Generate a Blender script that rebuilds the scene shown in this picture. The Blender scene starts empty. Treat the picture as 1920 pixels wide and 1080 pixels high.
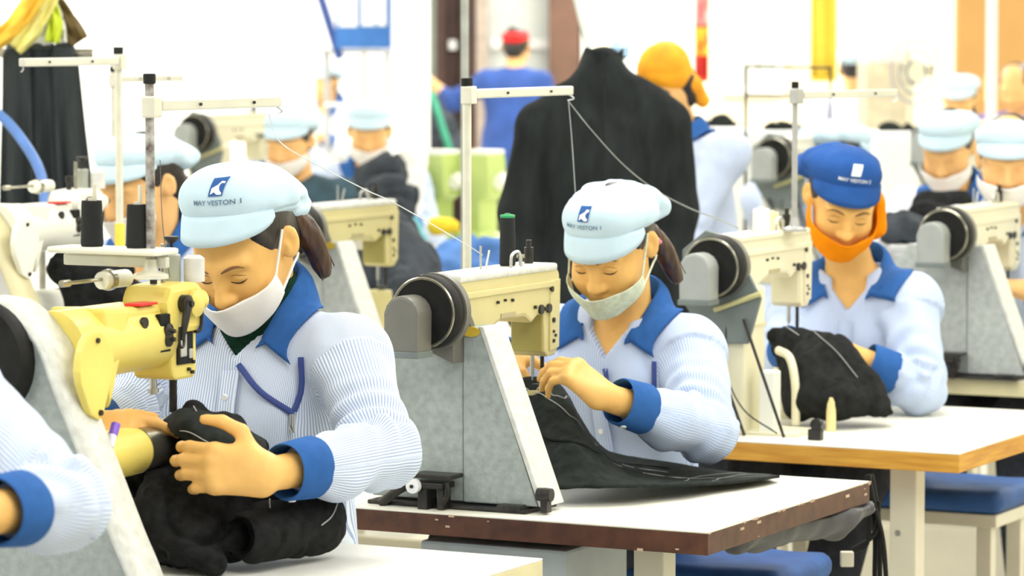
import bpy, bmesh, math, random
import numpy as np
from mathutils import Vector, Matrix

# ------------------------------------------------------------ camera, world, light, exposure
SC = bpy.context.scene
COL = SC.collection
F, HC, HY = 6500.0, 1.636, 58.0            # focal length in pixels, camera height, horizon row
PITCH = math.atan((540 - HY) / F)
cam_d = bpy.data.cameras.new('camera'); cam = bpy.data.objects.new('camera', cam_d); COL.objects.link(cam)
cam_d.sensor_width = 36.0; cam_d.lens = 36.0 * F / 1920
cam_d.clip_start = 0.1; cam_d.clip_end = 200
cam.location = (0, 0, HC); cam.rotation_euler = (math.pi / 2 - PITCH, 0, 0)
cam_d.dof.use_dof = True; cam_d.dof.focus_distance = 5.95; cam_d.dof.aperture_fstop = 6.3
SC.camera = cam
world = bpy.data.worlds.new('world'); SC.world = world; world.use_nodes = True
_bg = world.node_tree.nodes['Background']
_bg.inputs[0].default_value = (0.95, 0.97, 1.0, 1); _bg.inputs[1].default_value = 0.5
SC.view_settings.view_transform = 'Standard'; SC.view_settings.look = 'None'
SC.view_settings.exposure = 0.45; SC.view_settings.gamma = 1.0
SC.view_settings.use_curve_mapping = False
LAMPS = [(x, y) for y in (3.6, 7.2, 10.8, 14.5, 18.6, 22.3) for x in (-2.6, 0.7, 4.0)]
for _x, _y in LAMPS:                        # unseen fluorescent fittings under the ceiling; rearmost row added to brighten the back wall (their housings follow with the room)
    _l = bpy.data.lights.new('fluorescent_light', 'AREA'); _l.shape = 'RECTANGLE'; _l.size = 1.2; _l.size_y = 2.4
    _l.energy = 47 if _y < 9 else 38 if _y < 14 else 52 if _y < 16 else 98; _l.color = (1.0, 0.985, 0.95)
    _o = bpy.data.objects.new('fluorescent_light', _l); COL.objects.link(_o); _o.location = (_x, _y, 3.12)

# ------------------------------------------------------------ helpers
TH = math.radians(-27.1)                    # the sewing lines run away to the right
CT, ST = math.cos(TH), math.sin(TH)
def at(px, py, D):
    """a photo pixel and its distance -> point in the room"""
    xc, yc = (px - 960) / F * D, -(py - 540) / F * D
    return Vector((xc, yc * math.sin(PITCH) + D * math.cos(PITCH), HC + yc * math.cos(PITCH) - D * math.sin(PITCH)))
def on_z(px, py, z):
    d = at(px, py, 1.0) - Vector((0, 0, HC)); t = (z - HC) / d.z
    return Vector((0, 0, HC)) + d * t
def V(*a): return np.array(a, float)

MATS = {}
def new_mat(name):
    m = bpy.data.materials.new(name); m.use_nodes = True
    return m, m.node_tree, m.node_tree.nodes['Principled BSDF']
def mat(name, col, rough=0.55, metal=0.0, var=0.12, scale=18.0, bump=0.0, bscale=200.0, spec=0.5, coat=0.0, obj=True, stretch=None, col2=None, emit=0):
    """procedural material: noise varied colour, optional bump"""
    if name in MATS: return MATS[name]
    m, nt, b = new_mat(name)
    tc = nt.nodes.new('ShaderNodeTexCoord'); mp = nt.nodes.new('ShaderNodeMapping')
    nt.links.new(tc.outputs['Object'], mp.inputs['Vector'])
    if stretch: mp.inputs['Scale'].default_value = stretch
    n = nt.nodes.new('ShaderNodeTexNoise'); n.inputs['Scale'].default_value = scale; n.inputs['Detail'].default_value = 6
    nt.links.new(mp.outputs[0], n.inputs['Vector'])
    r = nt.nodes.new('ShaderNodeValToRGB')
    c = np.array(col[:3]); c2 = np.array(col2) if col2 is not None else np.clip(c * (1 + var), 0, 1)
    c1 = c * (1 - var) if col2 is None else c
    r.color_ramp.elements[0].position = 0.32; r.color_ramp.elements[1].position = 0.68
    r.color_ramp.elements[0].color = (*c1, 1); r.color_ramp.elements[1].color = (*c2, 1)
    nt.links.new(n.outputs['Fac'], r.inputs['Fac']); nt.links.new(r.outputs['Color'], b.inputs['Base Color'])
    b.inputs['Roughness'].default_value = rough; b.inputs['Metallic'].default_value = metal
    b.inputs['Specular IOR Level'].default_value = spec; b.inputs['Coat Weight'].default_value = coat
    if bump:
        n2 = nt.nodes.new('ShaderNodeTexNoise'); n2.inputs['Scale'].default_value = bscale; n2.inputs['Detail'].default_value = 4
        nt.links.new(mp.outputs[0], n2.inputs['Vector'])
        bp = nt.nodes.new('ShaderNodeBump'); bp.inputs['Strength'].default_value = bump; bp.inputs['Distance'].default_value = 0.002
        nt.links.new(n2.outputs['Fac'], bp.inputs['Height']); nt.links.new(bp.outputs[0], b.inputs['Normal'])
    if emit:
        b.inputs['Emission Color'].default_value = (1, 1, 1, 1); b.inputs['Emission Strength'].default_value = emit
    MATS[name] = m
    return m
def stripe_mat(name, base, line, period=0.0062, width=0.36):
    """thin stripes along the cloth: the float attribute 'st' runs across the stripes in metres"""
    if name in MATS: return MATS[name]
    m, nt, b = new_mat(name); N = nt.nodes.new; L = nt.links.new
    a = N('ShaderNodeAttribute'); a.attribute_name = 'st'
    d = N('ShaderNodeMath'); d.operation = 'DIVIDE'; d.inputs[1].default_value = period; L(a.outputs['Fac'], d.inputs[0])
    f = N('ShaderNodeMath'); f.operation = 'FRACT'; L(d.outputs[0], f.inputs[0])
    s = N('ShaderNodeMath'); s.operation = 'SUBTRACT'; s.inputs[1].default_value = 0.5; L(f.outputs[0], s.inputs[0])
    ab = N('ShaderNodeMath'); ab.operation = 'ABSOLUTE'; L(s.outputs[0], ab.inputs[0])
    r = N('ShaderNodeValToRGB'); L(ab.outputs[0], r.inputs['Fac'])
    r.color_ramp.elements[0].position = width * 0.5 - 0.05; r.color_ramp.elements[0].color = (*line, 1)
    r.color_ramp.elements[1].position = width * 0.5 + 0.07; r.color_ramp.elements[1].color = (*base, 1)
    L(r.outputs[0], b.inputs['Base Color']); b.inputs['Roughness'].default_value = 0.85; b.inputs['Specular IOR Level'].default_value = 0.15
    MATS[name] = m
    return m

def link(o, parent=None):
    COL.objects.link(o)
    if parent is not None: o.parent = parent
    return o
def tag(o, label=None, cat=None, group=None, kind=None):
    if label: o['label'] = label
    if cat: o['category'] = cat
    if group: o['group'] = group
    if kind: o['kind'] = kind
    return o
def empty(name, loc, rz=0.0, label=None, cat=None, group=None):
    o = bpy.data.objects.new(name, None); o.empty_display_size = 0.05
    o.location = loc; o.rotation_euler = (0, 0, rz); link(o)
    return tag(o, label, cat, group)
def np_mesh(name, v, quads, m, parent=None, smooth=True, attr=None):
    me = bpy.data.meshes.new(name)
    nv, nq = len(v), len(quads)
    me.vertices.add(nv); me.vertices.foreach_set('co', np.ascontiguousarray(v, np.float32).ravel())
    me.loops.add(nq * 4); me.loops.foreach_set('vertex_index', np.ascontiguousarray(quads, np.int32).ravel())
    me.polygons.add(nq); me.polygons.foreach_set('loop_start', np.arange(0, nq * 4, 4, dtype=np.int32))
    if smooth: me.polygons.foreach_set('use_smooth', np.ones(nq, bool))
    if attr:
        for k, val in attr.items():
            at_ = me.attributes.new(k, 'FLOAT', 'POINT'); at_.data.foreach_set('value', np.ascontiguousarray(val, np.float32))
    me.update(calc_edges=True); me.validate()
    me.materials.append(m)
    return link(bpy.data.objects.new(name, me), parent)

class MB:
    """collects shapes, linked as one mesh object"""
    def __init__(s): s.v = []; s.f = []; s.sm = []
    def add(s, vs, fs, smooth=False, M=None):
        o = len(s.v)
        for p in vs:
            p = Vector(p); s.v.append(tuple(M @ p) if M is not None else tuple(p))
        for f in fs: s.f.append(tuple(i + o for i in f)); s.sm.append(smooth)
        return s
    def box(s, c, d, M=None, r=0.0):
        bm = bmesh.new(); bmesh.ops.create_cube(bm, size=1)
        for v in bm.verts: v.co = Vector((v.co.x * d[0] + c[0], v.co.y * d[1] + c[1], v.co.z * d[2] + c[2]))
        if r > 0: bmesh.ops.bevel(bm, geom=bm.edges[:], offset=min(r, min(d) * 0.45), segments=2, affect='EDGES', profile=0.6)
        return s.bm(bm, M)
    def bm(s, bm, M=None, smooth=False):
        bm.verts.index_update()
        s.add([v.co for v in bm.verts], [[v.index for v in f.verts] for f in bm.faces], smooth, M); bm.free(); return s
    def prism(s, poly, axis, a, b, r=0.0, M=None):
        """polygon extruded along axis ('x','y','z') from a to b"""
        def P(p, t): return {'x': (t, p[0], p[1]), 'y': (p[0], t, p[1]), 'z': (p[0], p[1], t)}[axis]
        bm = bmesh.new(); n = len(poly)
        A = [bm.verts.new(P(p, a)) for p in poly]; B = [bm.verts.new(P(p, b)) for p in poly]
        bm.faces.new(A); bm.faces.new(B[::-1])
        for i in range(n): bm.faces.new((A[i], B[i], B[(i + 1) % n], A[(i + 1) % n]))
        bmesh.ops.recalc_face_normals(bm, faces=bm.faces[:])
        if r > 0: bmesh.ops.bevel(bm, geom=[e for e in bm.edges], offset=r, segments=2, affect='EDGES', profile=0.6)
        return s.bm(bm, M)
    def tube(s, pts, r, n=10, cap=True, M=None, flat=1.0):
        pts = [Vector(p) for p in pts]; rs = r if hasattr(r, '__len__') else [r] * len(pts)
        vs, fs = [], []; up = None
        for i, p in enumerate(pts):
            t = (pts[min(i + 1, len(pts) - 1)] - pts[max(i - 1, 0)]).normalized()
            if up is None: up = t.orthogonal().normalized()
            up = (up - t * up.dot(t)); up = up.normalized() if up.length > 1e-6 else t.orthogonal().normalized()
            w = t.cross(up)
            for k in range(n):
                a = 2 * math.pi * k / n
                vs.append(p + (up * math.cos(a) + w * math.sin(a) * flat) * rs[i])
        for i in range(len(pts) - 1):
            for k in range(n):
                fs.append((i * n + k, i * n + (k + 1) % n, (i + 1) * n + (k + 1) % n, (i + 1) * n + k))
        if cap: fs.append(tuple(range(n))[::-1]); fs.append(tuple((len(pts) - 1) * n + k for k in range(n)))
        return s.add(vs, fs, True, M)
    def lathe(s, prof, c=(0, 0, 0), axis='z', n=28, M=None, smooth=True, ring=False):
        """prof: list of (radius, height) turned round the axis through c"""
        vs, fs = [], []
        for r, h in prof:
            for k in range(n):
                a = 2 * math.pi * k / n; x, y = r * math.cos(a), r * math.sin(a)
                p = {'z': (x, y, h), 'y': (x, h, y), 'x': (h, x, y)}[axis]
                vs.append((p[0] + c[0], p[1] + c[1], p[2] + c[2]))
        for i in range(len(prof) - 1):
            for k in range(n): fs.append((i * n + k, i * n + (k + 1) % n, (i + 1) * n + (k + 1) % n, (i + 1) * n + k))
        if ring:
            o = (len(prof) - 1) * n
            for k in range(n): fs.append((o + k, o + (k + 1) % n, (k + 1) % n, k))
        else: fs.append(tuple(range(n))[::-1]); fs.append(tuple((len(prof) - 1) * n + k for k in range(n)))
        return s.add(vs, fs, smooth, M)
    def cyl(s, a, b, r, n=20, M=None, r2=None):
        return s.tube([a, b], [r, r if r2 is None else r2], n, True, M)
    def grid(s, P, smooth=True, M=None, wrap=False):
        nu, nv = len(P), len(P[0]); fs = []
        for i in range(nu - 1):
            for j in range(nv if wrap else nv - 1):
                fs.append((i * nv + j, i * nv + (j + 1) % nv, (i + 1) * nv + (j + 1) % nv, (i + 1) * nv + j))
        return s.add([p for row in P for p in row], fs, smooth, M)
    def obj(s, name, m, parent=None, bevel=0.0, solid=0.0, subd=0, offset=0.0, autos=True):
        me = bpy.data.meshes.new(name); me.from_pydata(s.v, [], s.f)
        me.polygons.foreach_set('use_smooth', s.sm)
        bm = bmesh.new(); bm.from_mesh(me); bmesh.ops.recalc_face_normals(bm, faces=bm.faces[:])
        if autos:
            for e in bm.edges:
                if len(e.link_faces) == 2 and e.calc_face_angle(0) > 0.7: e.smooth = False
        bm.to_mesh(me); bm.free(); me.materials.append(m); me.update()
        o = link(bpy.data.objects.new(name, me), parent)
        if solid: md = o.modifiers.new('s', 'SOLIDIFY'); md.thickness = solid; md.offset = offset
        if bevel: md = o.modifiers.new('b', 'BEVEL'); md.width = bevel; md.segments = 2; md.limit_method = 'ANGLE'
        if subd: md = o.modifiers.new('d', 'SUBSURF'); md.levels = subd; md.render_levels = subd
        return o

def catmull(P, n):
    """smooth curve through points, n samples per span"""
    P = [np.array(p, float) for p in P]; out = []
    Q = [2 * P[0] - P[1]] + P + [2 * P[-1] - P[-2]]
    for i in range(1, len(Q) - 2):
        for k in range(n):
            t = k / n
            out.append(0.5 * ((2 * Q[i]) + (-Q[i - 1] + Q[i + 1]) * t + (2 * Q[i - 1] - 5 * Q[i] + 4 * Q[i + 1] - Q[i + 2]) * t * t + (-Q[i - 1] + 3 * Q[i] - 3 * Q[i + 1] + Q[i + 2]) * t ** 3))
    out.append(P[-1]); return np.array(out)
def loft(rows, nu=6, nv=6):
    """grid of control points -> smooth dense grid"""
    R = [catmull(r, nv) for r in rows]
    C = [catmull([r[j] for r in R], nu) for j in range(len(R[0]))]
    return np.array(C).transpose(1, 0, 2)
def vnoise(P, f=1.0, seed=0):
    """smooth value noise in -1..1 for an (n,3) array"""
    P = np.asarray(P, float) * f + 37.7 + seed * 11.3
    i = np.floor(P).astype(np.int64); t = P - i; t = t * t * (3 - 2 * t)
    def h(a, b, c):
        n = (a * 73856093) ^ (b * 19349663) ^ (c * 83492791) ^ (seed * 2654435761 & 0xffffff)
        n = (n ^ (n >> 13)) * 1274126177 & 0x7fffffff
        return ((n ^ (n >> 16)) & 0xffff) / 32767.5 - 1
    r = 0
    for a in (0, 1):
        for b in (0, 1):
            for c in (0, 1):
                w = (t[:, 0] if a else 1 - t[:, 0]) * (t[:, 1] if b else 1 - t[:, 1]) * (t[:, 2] if c else 1 - t[:, 2])
                r = r + w * h(i[:, 0] + a, i[:, 1] + b, i[:, 2] + c)
    return r

def smin(a, b, k):
    if k <= 0: return np.minimum(a, b)
    h = np.maximum(k - np.abs(a - b), 0) / k
    return np.minimum(a, b) - h * h * k * 0.25
class SDF:
    """solid made of smoothly blended shapes, turned into one quad mesh by surface nets"""
    def __init__(s): s.p = []; s.tagged = []
    def _add(s, lo, hi, f, k, op, tg=None): s.p.append((np.array(lo, float), np.array(hi, float), f, k, op)); s.tagged.append(tg); return s
    def cap(s, a, b, ra, rb=None, k=0.02, op='u', tg=None):
        a = np.array(a, float); b = np.array(b, float); rb = ra if rb is None else rb
        ba = b - a; L2 = max(ba @ ba, 1e-12); r = max(ra, rb)
        def f(x, y, z):
            px, py, pz = x - a[0], y - a[1], z - a[2]
            t = np.clip((px * ba[0] + py * ba[1] + pz * ba[2]) / L2, 0, 1)
            return np.sqrt((px - t * ba[0]) ** 2 + (py - t * ba[1]) ** 2 + (pz - t * ba[2]) ** 2) - (ra + (rb - ra) * t)
        return s._add(np.minimum(a, b) - r, np.maximum(a, b) + r, f, k, op, tg)
    def ell(s, c, r, R=None, k=0.02, op='u', tg=None):
        c = np.array(c, float); r = np.array(r, float); R = np.eye(3) if R is None else np.array(R)[:3, :3]
        e = np.sqrt(((R * r) ** 2).sum(1))
        def f(x, y, z):
            px, py, pz = x - c[0], y - c[1], z - c[2]
            q = [(px * R[0, i] + py * R[1, i] + pz * R[2, i]) / r[i] for i in range(3)]
            k0 = np.sqrt(q[0] ** 2 + q[1] ** 2 + q[2] ** 2)
            k1 = np.sqrt((q[0] / r[0]) ** 2 + (q[1] / r[1]) ** 2 + (q[2] / r[2]) ** 2)
            return k0 * (k0 - 1) / np.maximum(k1, 1e-6)
        return s._add(c - e, c + e, f, k, op, tg)
    def box(s, c, d, R=None, rr=0.005, k=0.01, op='u'):
        c = np.array(c, float); d = np.array(d, float) / 2 - rr; R = np.eye(3) if R is None else np.array(R)[:3, :3]
        e = (np.abs(R) * (d + rr)).sum(1)
        def f(x, y, z):
            px, py, pz = x - c[0], y - c[1], z - c[2]
            q = [np.abs(px * R[0, i] + py * R[1, i] + pz * R[2, i]) - d[i] for i in range(3)]
            return np.sqrt(sum(np.maximum(a, 0) ** 2 for a in q)) + np.minimum(np.maximum(np.maximum(q[0], q[1]), q[2]), 0) - rr
        return s._add(c - e, c + e, f, k, op)
    def cut(s, f): return s._add((0, 0, 0), (0, 0, 0), f, 0, 'cut')       # keeps f < 0
    def ev(s, P):
        P = np.asarray(P, float); x, y, z = P[:, 0], P[:, 1], P[:, 2]; g = np.full(len(P), 0.5)
        for lo, hi, f, k, op in s.p:
            d = f(x, y, z)
            g = smin(g, d, k) if op == 'u' else -smin(-g, d, k) if op == 's' else np.maximum(g, d)
        return g
    def grad(s, P, e=0.002):
        g = np.stack([s.ev(P + V(e, 0, 0)) - s.ev(P - V(e, 0, 0)), s.ev(P + V(0, e, 0)) - s.ev(P - V(0, e, 0)), s.ev(P + V(0, 0, e)) - s.ev(P - V(0, 0, e))], 1)
        return g / np.maximum(np.linalg.norm(g, axis=1, keepdims=True), 1e-9)
    def march(s, P, d, n=40, off=0.0):
        """slide points along direction d until they meet the surface"""
        P = np.array(P, float); d = np.array(d, float); d = d / np.linalg.norm(d)
        for _ in range(n): P = P + d * np.clip((s.ev(P) - off) * 0.8, -0.02, 0.05)[:, None]
        return P
    def push(s, P, off, n=3):
        """move points that are closer than off out to off"""
        P = np.array(P, float)
        for _ in range(n):
            d = s.ev(P); P = P + s.grad(P) * np.maximum(off - d, 0)[:, None]
        return P
    def mesh(s, h):
        us = [q for q in s.p if q[4] == 'u']
        lo = np.min([q[0] for q in us], 0) - 3 * h; hi = np.max([q[1] for q in us], 0) + 3 * h
        n = np.ceil((hi - lo) / h).astype(int) + 1
        ax = [(lo[i] + h * np.arange(n[i])).astype(np.float32) for i in range(3)]
        g = np.full(n, 0.12, np.float32)
        for a, b, f, k, op in s.p:
            if op == 'cut': sl = (slice(None),) * 3
            else:
                m = k + 3 * h; i0 = np.clip(((a - m - lo) / h).astype(int), 0, n - 1); i1 = np.clip(((b + m - lo) / h).astype(int) + 2, 1, n)
                sl = tuple(slice(i0[i], i1[i]) for i in range(3))
            x, y, z = ax[0][sl[0]][:, None, None], ax[1][sl[1]][None, :, None], ax[2][sl[2]][None, None, :]
            d = np.asarray(f(x, y, z), np.float32); q = g[sl]
            g[sl] = smin(q, d, k) if op == 'u' else -smin(-q, d, k) if op == 's' else np.maximum(q, d)
        I = g < 0
        cs = [I[i:n[0] - 1 + i, j:n[1] - 1 + j, l:n[2] - 1 + l] for i in (0, 1) for j in (0, 1) for l in (0, 1)]
        al = cs[0].copy(); an = cs[0].copy()
        for c in cs[1:]: al &= c; an |= c
        idx = np.argwhere(an & ~al)
        cid = np.full(n - 1, -1, np.int32); cid[tuple(idx.T)] = np.arange(len(idx))
        off = np.array([(i, j, l) for i in (0, 1) for j in (0, 1) for l in (0, 1)])
        vals = np.stack([g[idx[:, 0] + o[0], idx[:, 1] + o[1], idx[:, 2] + o[2]] for o in off], 1)
        acc = np.zeros((len(idx), 3)); cnt = np.zeros(len(idx))
        for p in range(8):
            for ax_ in range(3):
                if off[p][ax_] == 0:
                    q = p + (4, 2, 1)[ax_]; va, vb = vals[:, p], vals[:, q]; mk = (va < 0) != (vb < 0)
                    t = np.where(mk, va / np.where(mk, va - vb, 1), 0)
                    pt = off[p] + t[:, None] * (off[q] - off[p]); acc += pt * mk[:, None]; cnt += mk
        v = lo + h * (idx + acc / cnt[:, None])
        quads = []
        for a_ in range(3):
            b_, c_ = [(1, 2), (2, 0), (0, 1)][a_]
            sa = [slice(0, n[i] - 1) if i == a_ else slice(1, n[i] - 1) for i in range(3)]
            sb = list(sa); sb[a_] = slice(1, n[a_])
            A, B = I[tuple(sa)], I[tuple(sb)]
            for flip, mk in ((False, A & ~B), (True, ~A & B)):
                e = np.argwhere(mk); 
                if not len(e): continue
                e[:, b_] += 1; e[:, c_] += 1
                def C(db, dc):
                    w = e.copy(); w[:, b_] -= db; w[:, c_] -= dc; return cid[tuple(w.T)]
                q = np.stack([C(1, 1), C(0, 1), C(0, 0), C(1, 0)], 1)
                quads.append(q[:, ::-1] if flip else q)
        return v, np.concatenate(quads)
def sdf_obj(name, S, h, m, parent=None, fn=None, attr=None):
    v, q = S.mesh(h)
    if fn is not None: v = fn(v)
    return np_mesh(name, v, q, m, parent, True, attr(v) if attr else None)
# ------------------------------------------------------------ the hall
FLOOR = mat('floor_vinyl', (0.55, 0.54, 0.46), 0.35, var=0.08, scale=3)
WALL = mat('wall_white', (0.87, 0.86, 0.82), 0.8, var=0.02, scale=2)
WALL_CREAM = mat('wall_cream', (0.87, 0.82, 0.62), 0.8, var=0.03, scale=2)
WALL_TAN = mat('wall_tan', (0.38, 0.21, 0.06), 0.8, var=0.05, scale=2)
CEIL = mat('ceiling_white', (0.8, 0.8, 0.79), 0.9, var=0.02)
PAINT = mat('paint_white', (0.80, 0.80, 0.78), 0.5, var=0.02)
FRAME_DARK = mat('frame_dark_brown', (0.055, 0.025, 0.018), 0.6, var=0.3, scale=6)
FRAME_GREEN = mat('frame_grey_green', (0.16, 0.18, 0.15), 0.6, var=0.1)
PANE = mat('pane_frosted', (0.62, 0.66, 0.62), 0.3, var=0.05, scale=4)
XL, XR, YB, ZC = -4.6, 6.2, 24.0, 3.3
def struct(name, c, d, m, r=0.0):
    b = MB(); b.box(c, d, None, r); return tag(b.obj(name, m), kind='structure')
struct('floor', ((XL + XR) / 2, YB / 2 - 1, -0.05), (XR - XL + 0.4, YB + 2.4, 0.1), FLOOR)
struct('ceiling', ((XL + XR) / 2, YB / 2 - 1, ZC + 0.05), (XR - XL + 0.4, YB + 2.4, 0.1), CEIL)
struct('wall_left', (XL - 0.1, YB / 2 - 1, ZC / 2), (0.2, YB + 2.4, ZC), WALL)
struct('wall_right', (XR + 0.1, YB / 2 - 1, ZC / 2), (0.2, YB + 2.4, ZC), WALL_CREAM)
# back wall: white to the left, cream to the right of the doorway
def bx(px, D=YB): return (px - 960) / F * D
struct('wall_back', ((XL + bx(1100)) / 2, YB + 0.1, ZC / 2), (bx(1100) - XL, 0.2, ZC), WALL)
struct('wall_back_right', ((XR + bx(1100)) / 2, YB + 0.1, ZC / 2), (XR - bx(1100), 0.2, ZC), WALL_CREAM)
b = MB(); b.box((XR - 0.6, 20.2, ZC / 2), (1.3, 0.25, ZC)); 
struct('baseboard_back', ((XL + XR) / 2, YB - 0.02, 0.06), (XR - XL, 0.04, 0.12), PAINT)
struct('baseboard_left', (XL + 0.02, YB / 2 - 1, 0.06), (0.04, YB, 0.12), PAINT)
# tan partition at the far right
struct('wall_partition', ((bx(1795, 20.5) + XR) / 2, 20.6, ZC / 2), (XR - bx(1795, 20.5), 0.16, ZC), WALL_TAN)
# round columns and a square pier
for i, (p0, p1, D) in enumerate(((480, 590, 17.0), (735, 805, 19.0))):
    x0, x1 = bx(p0, D), bx(p1, D); r = (x1 - x0) / 2
    cb = MB(); cb.lathe([(r, 0), (r, ZC)], ((x0 + x1) / 2, D + r, 0), n=32); cb.box(((x0 + x1) / 2, D + r, 0.06), (2 * r + 0.06, 2 * r + 0.06, 0.12))
    tag(cb.obj('trim_%d' % (i + 1), PAINT), kind='structure')
# doorway with dark posts, frosted leaves
def door(n, p0, p1, D, mid):
    t = empty('door_%d' % n, (bx((p0 + p1) / 2, D), D, 0)); tag(t, kind='structure')
    w = bx(p1, D) - bx(p0, D)
    for s in (-1, 1):
        q = MB(); q.box((s * (w / 2 - 0.05), 0, 1.25), (0.10, 0.16, 2.5), None, 0.01); q.obj('door_post', FRAME_DARK, t)
    q = MB(); q.box((0, 0, 2.46), (w, 0.14, 0.1)); q.obj('door_lintel', FRAME_DARK, t)
    q = MB(); q.box((0, 0.02, 1.22), (w - 0.2, 0.05, 2.42)); leaf = q.obj('door_leaf', mid, t)
    q = MB()
    for z in (1.05, 1.55): q.box((0, -0.03, z), (w - 0.24, 0.03, 0.06), None, 0.005)
    q.obj('door_rail', PAINT, leaf)
    return t
door(1, 805, 893, 21.5, FRAME_DARK)
t2 = door(2, 885, 1090, 22.4, PANE)
q = MB(); q.box((bx(1057, 22.2), 22.2, 1.3), (0.19, 0.2, 2.6)); tag(q.obj('trim_4', mat('post_brown', (0.16, 0.085, 0.055), 0.6, var=0.2, scale=5)), kind='structure')
q = MB(); q.box((bx(900, 21.9), 21.9, 1.3), (0.10, 0.12, 2.6)); tag(q.obj('trim_5', mat('post_beige', (0.55, 0.46, 0.38), 0.6)), kind='structure')
q = MB(); q.box((bx(808, 21.2), 21.2, 1.3), (0.06, 0.1, 2.6)); tag(q.obj('trim_6', FRAME_GREEN), kind='structure')
# windows of the far right wall
def window(n, p0, p1, z0, z1, D=YB - 0.02):
    x0, x1 = bx(p0, D), bx(p1, D); t = empty('window_%d' % n, ((x0 + x1) / 2, D, z0)); tag(t, kind='structure')
    w, h = x1 - x0, z1 - z0; q = MB()
    for c, d in (((0, 0, 0.03), (w, 0.06, 0.06)), ((0, 0, h - 0.03), (w, 0.06, 0.06)), ((-w / 2 + 0.03, 0, h / 2), (0.06, 0.06, h - 0.12)), ((w / 2 - 0.03, 0, h / 2), (0.06, 0.06, h - 0.12)), ((0, 0, h / 2), (0.04, 0.05, h - 0.12))): q.box(c, d)
    q.obj('window_frame', PAINT, t)
    for s in (-1, 1):
        q = MB(); q.box((s * w / 4, 0.01, h / 2), (w / 2 - 0.08, 0.01, h - 0.12)); q.obj('window_pane', PANE, t)
window(1, 1150, 1300, 1.2, 2.4); window(2, 1350, 1470, 1.2, 2.4)
# fluorescent fittings, including the added rear row
LIT = mat('tube_lit', (1, 1, 1), 0.5, emit=5)
for i, (x, y) in enumerate(LAMPS):
    t = tag(empty('ceiling_light', (x, y, 3.16)), kind='structure')
    q = MB(); q.box((0, 0, 0.10), (1.3, 2.5, 0.06), None, 0.01); q.obj('housing', PAINT, t)
    for s in (-0.3, 0.3):
        q = MB(); q.cyl((s, -1.15, 0.04), (s, 1.15, 0.04), 0.018, 10); q.obj('tube', LIT, t)
# ------------------------------------------------------------ people
def Rx(a): c, s = math.cos(a), math.sin(a); return np.array([[1, 0, 0], [0, c, -s], [0, s, c]])
def Ry(a): c, s = math.cos(a), math.sin(a); return np.array([[c, 0, s], [0, 1, 0], [-s, 0, c]])
def Rz(a): c, s = math.cos(a), math.sin(a); return np.array([[c, -s, 0], [s, c, 0], [0, 0, 1]])
SKIN = mat('skin', (0.80, 0.46, 0.14), 0.5, var=0.06, scale=30, spec=0.35, bump=0.08, bscale=400)
SKIN_FAR = mat('skin_pale', (0.78, 0.45, 0.18), 0.55, var=0.05, scale=20, spec=0.3)
HAIR = mat('hair', (0.012, 0.008, 0.006), 0.42, var=0.5, scale=60, bump=0.5, bscale=90, stretch=(1, 1, 0.12), spec=0.5)
HAIR_BROWN = mat('hair_brown', (0.05, 0.02, 0.008), 0.42, var=0.6, scale=70, bump=0.5, bscale=90, stretch=(1, 1, 0.12))
LASH = mat('lash', (0.015, 0.008, 0.005), 0.6)
BROW = mat('brow', (0.20, 0.09, 0.035), 0.8)
CAP_PALE = mat('cap_pale_blue', (0.56, 0.72, 0.82), 0.85, var=0.03, scale=25, bump=0.15, bscale=700, spec=0.15)
CAP_BLUE = mat('cap_blue', (0.022, 0.085, 0.30), 0.85, var=0.12, scale=25, bump=0.2, bscale=700, spec=0.15)
CAP_RED = mat('cap_red', (0.75, 0.01, 0.008), 0.85, var=0.1)
COLLAR = mat('collar_blue', (0.028, 0.11, 0.34), 0.85, var=0.08, scale=60, bump=0.2, bscale=800, spec=0.15)
STRIPE = stripe_mat('striped_cotton', (0.74, 0.80, 0.90), (0.34, 0.43, 0.62), 0.0050, 0.40)
STRIPE_SOFT = stripe_mat('striped_cotton_soft', (0.58, 0.66, 0.83), (0.37, 0.47, 0.70), 0.0052, 0.42)
PLAIN_SHIRT = mat('pale_cotton', (0.52, 0.60, 0.78), 0.85, var=0.05, scale=20, spec=0.15)
MASK_WHITE = mat('mask_white', (0.86, 0.83, 0.80), 0.9, var=0.03, bump=0.15, bscale=500, spec=0.1)
MASK_GREEN = mat('mask_pale_green', (0.66, 0.72, 0.55), 0.9, var=0.12, scale=90, bump=0.2, bscale=500, spec=0.1)
MASK_ORANGE = mat('scarf_orange', (0.97, 0.28, 0.003), 0.9, var=0.12, scale=14, bump=0.2, bscale=500, spec=0.1)
DARK_GREEN = mat('knit_dark_green', (0.008, 0.035, 0.02), 0.95, var=0.3, scale=120, bump=0.4, bscale=600, spec=0.1)
WHITE_CLOTH = mat('white_cotton', (0.85, 0.85, 0.84), 0.9, var=0.03, spec=0.1)
TROUSER = mat('trouser_dark', (0.03, 0.034, 0.045), 0.9, var=0.25, scale=40, spec=0.1)
SHOE = mat('shoe_dark', (0.02, 0.02, 0.02), 0.5)
NAVY_STRAP = mat('lanyard_navy', (0.03, 0.055, 0.22), 0.7, var=0.1, scale=200)
BUTTON = mat('button_white', (0.85, 0.85, 0.85), 0.3)
EMBLEM = mat('emblem_blue', (0.02, 0.10, 0.33), 0.8, var=0.08, scale=200)
EMBLEM_W = mat('emblem_white', (0.85, 0.88, 0.9), 0.8)
EMBLEM_G = mat('emblem_grey', (0.10, 0.18, 0.26), 0.8)
STEEL = mat('steel', (0.55, 0.55, 0.53), 0.3, 0.9, var=0.1)

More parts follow.
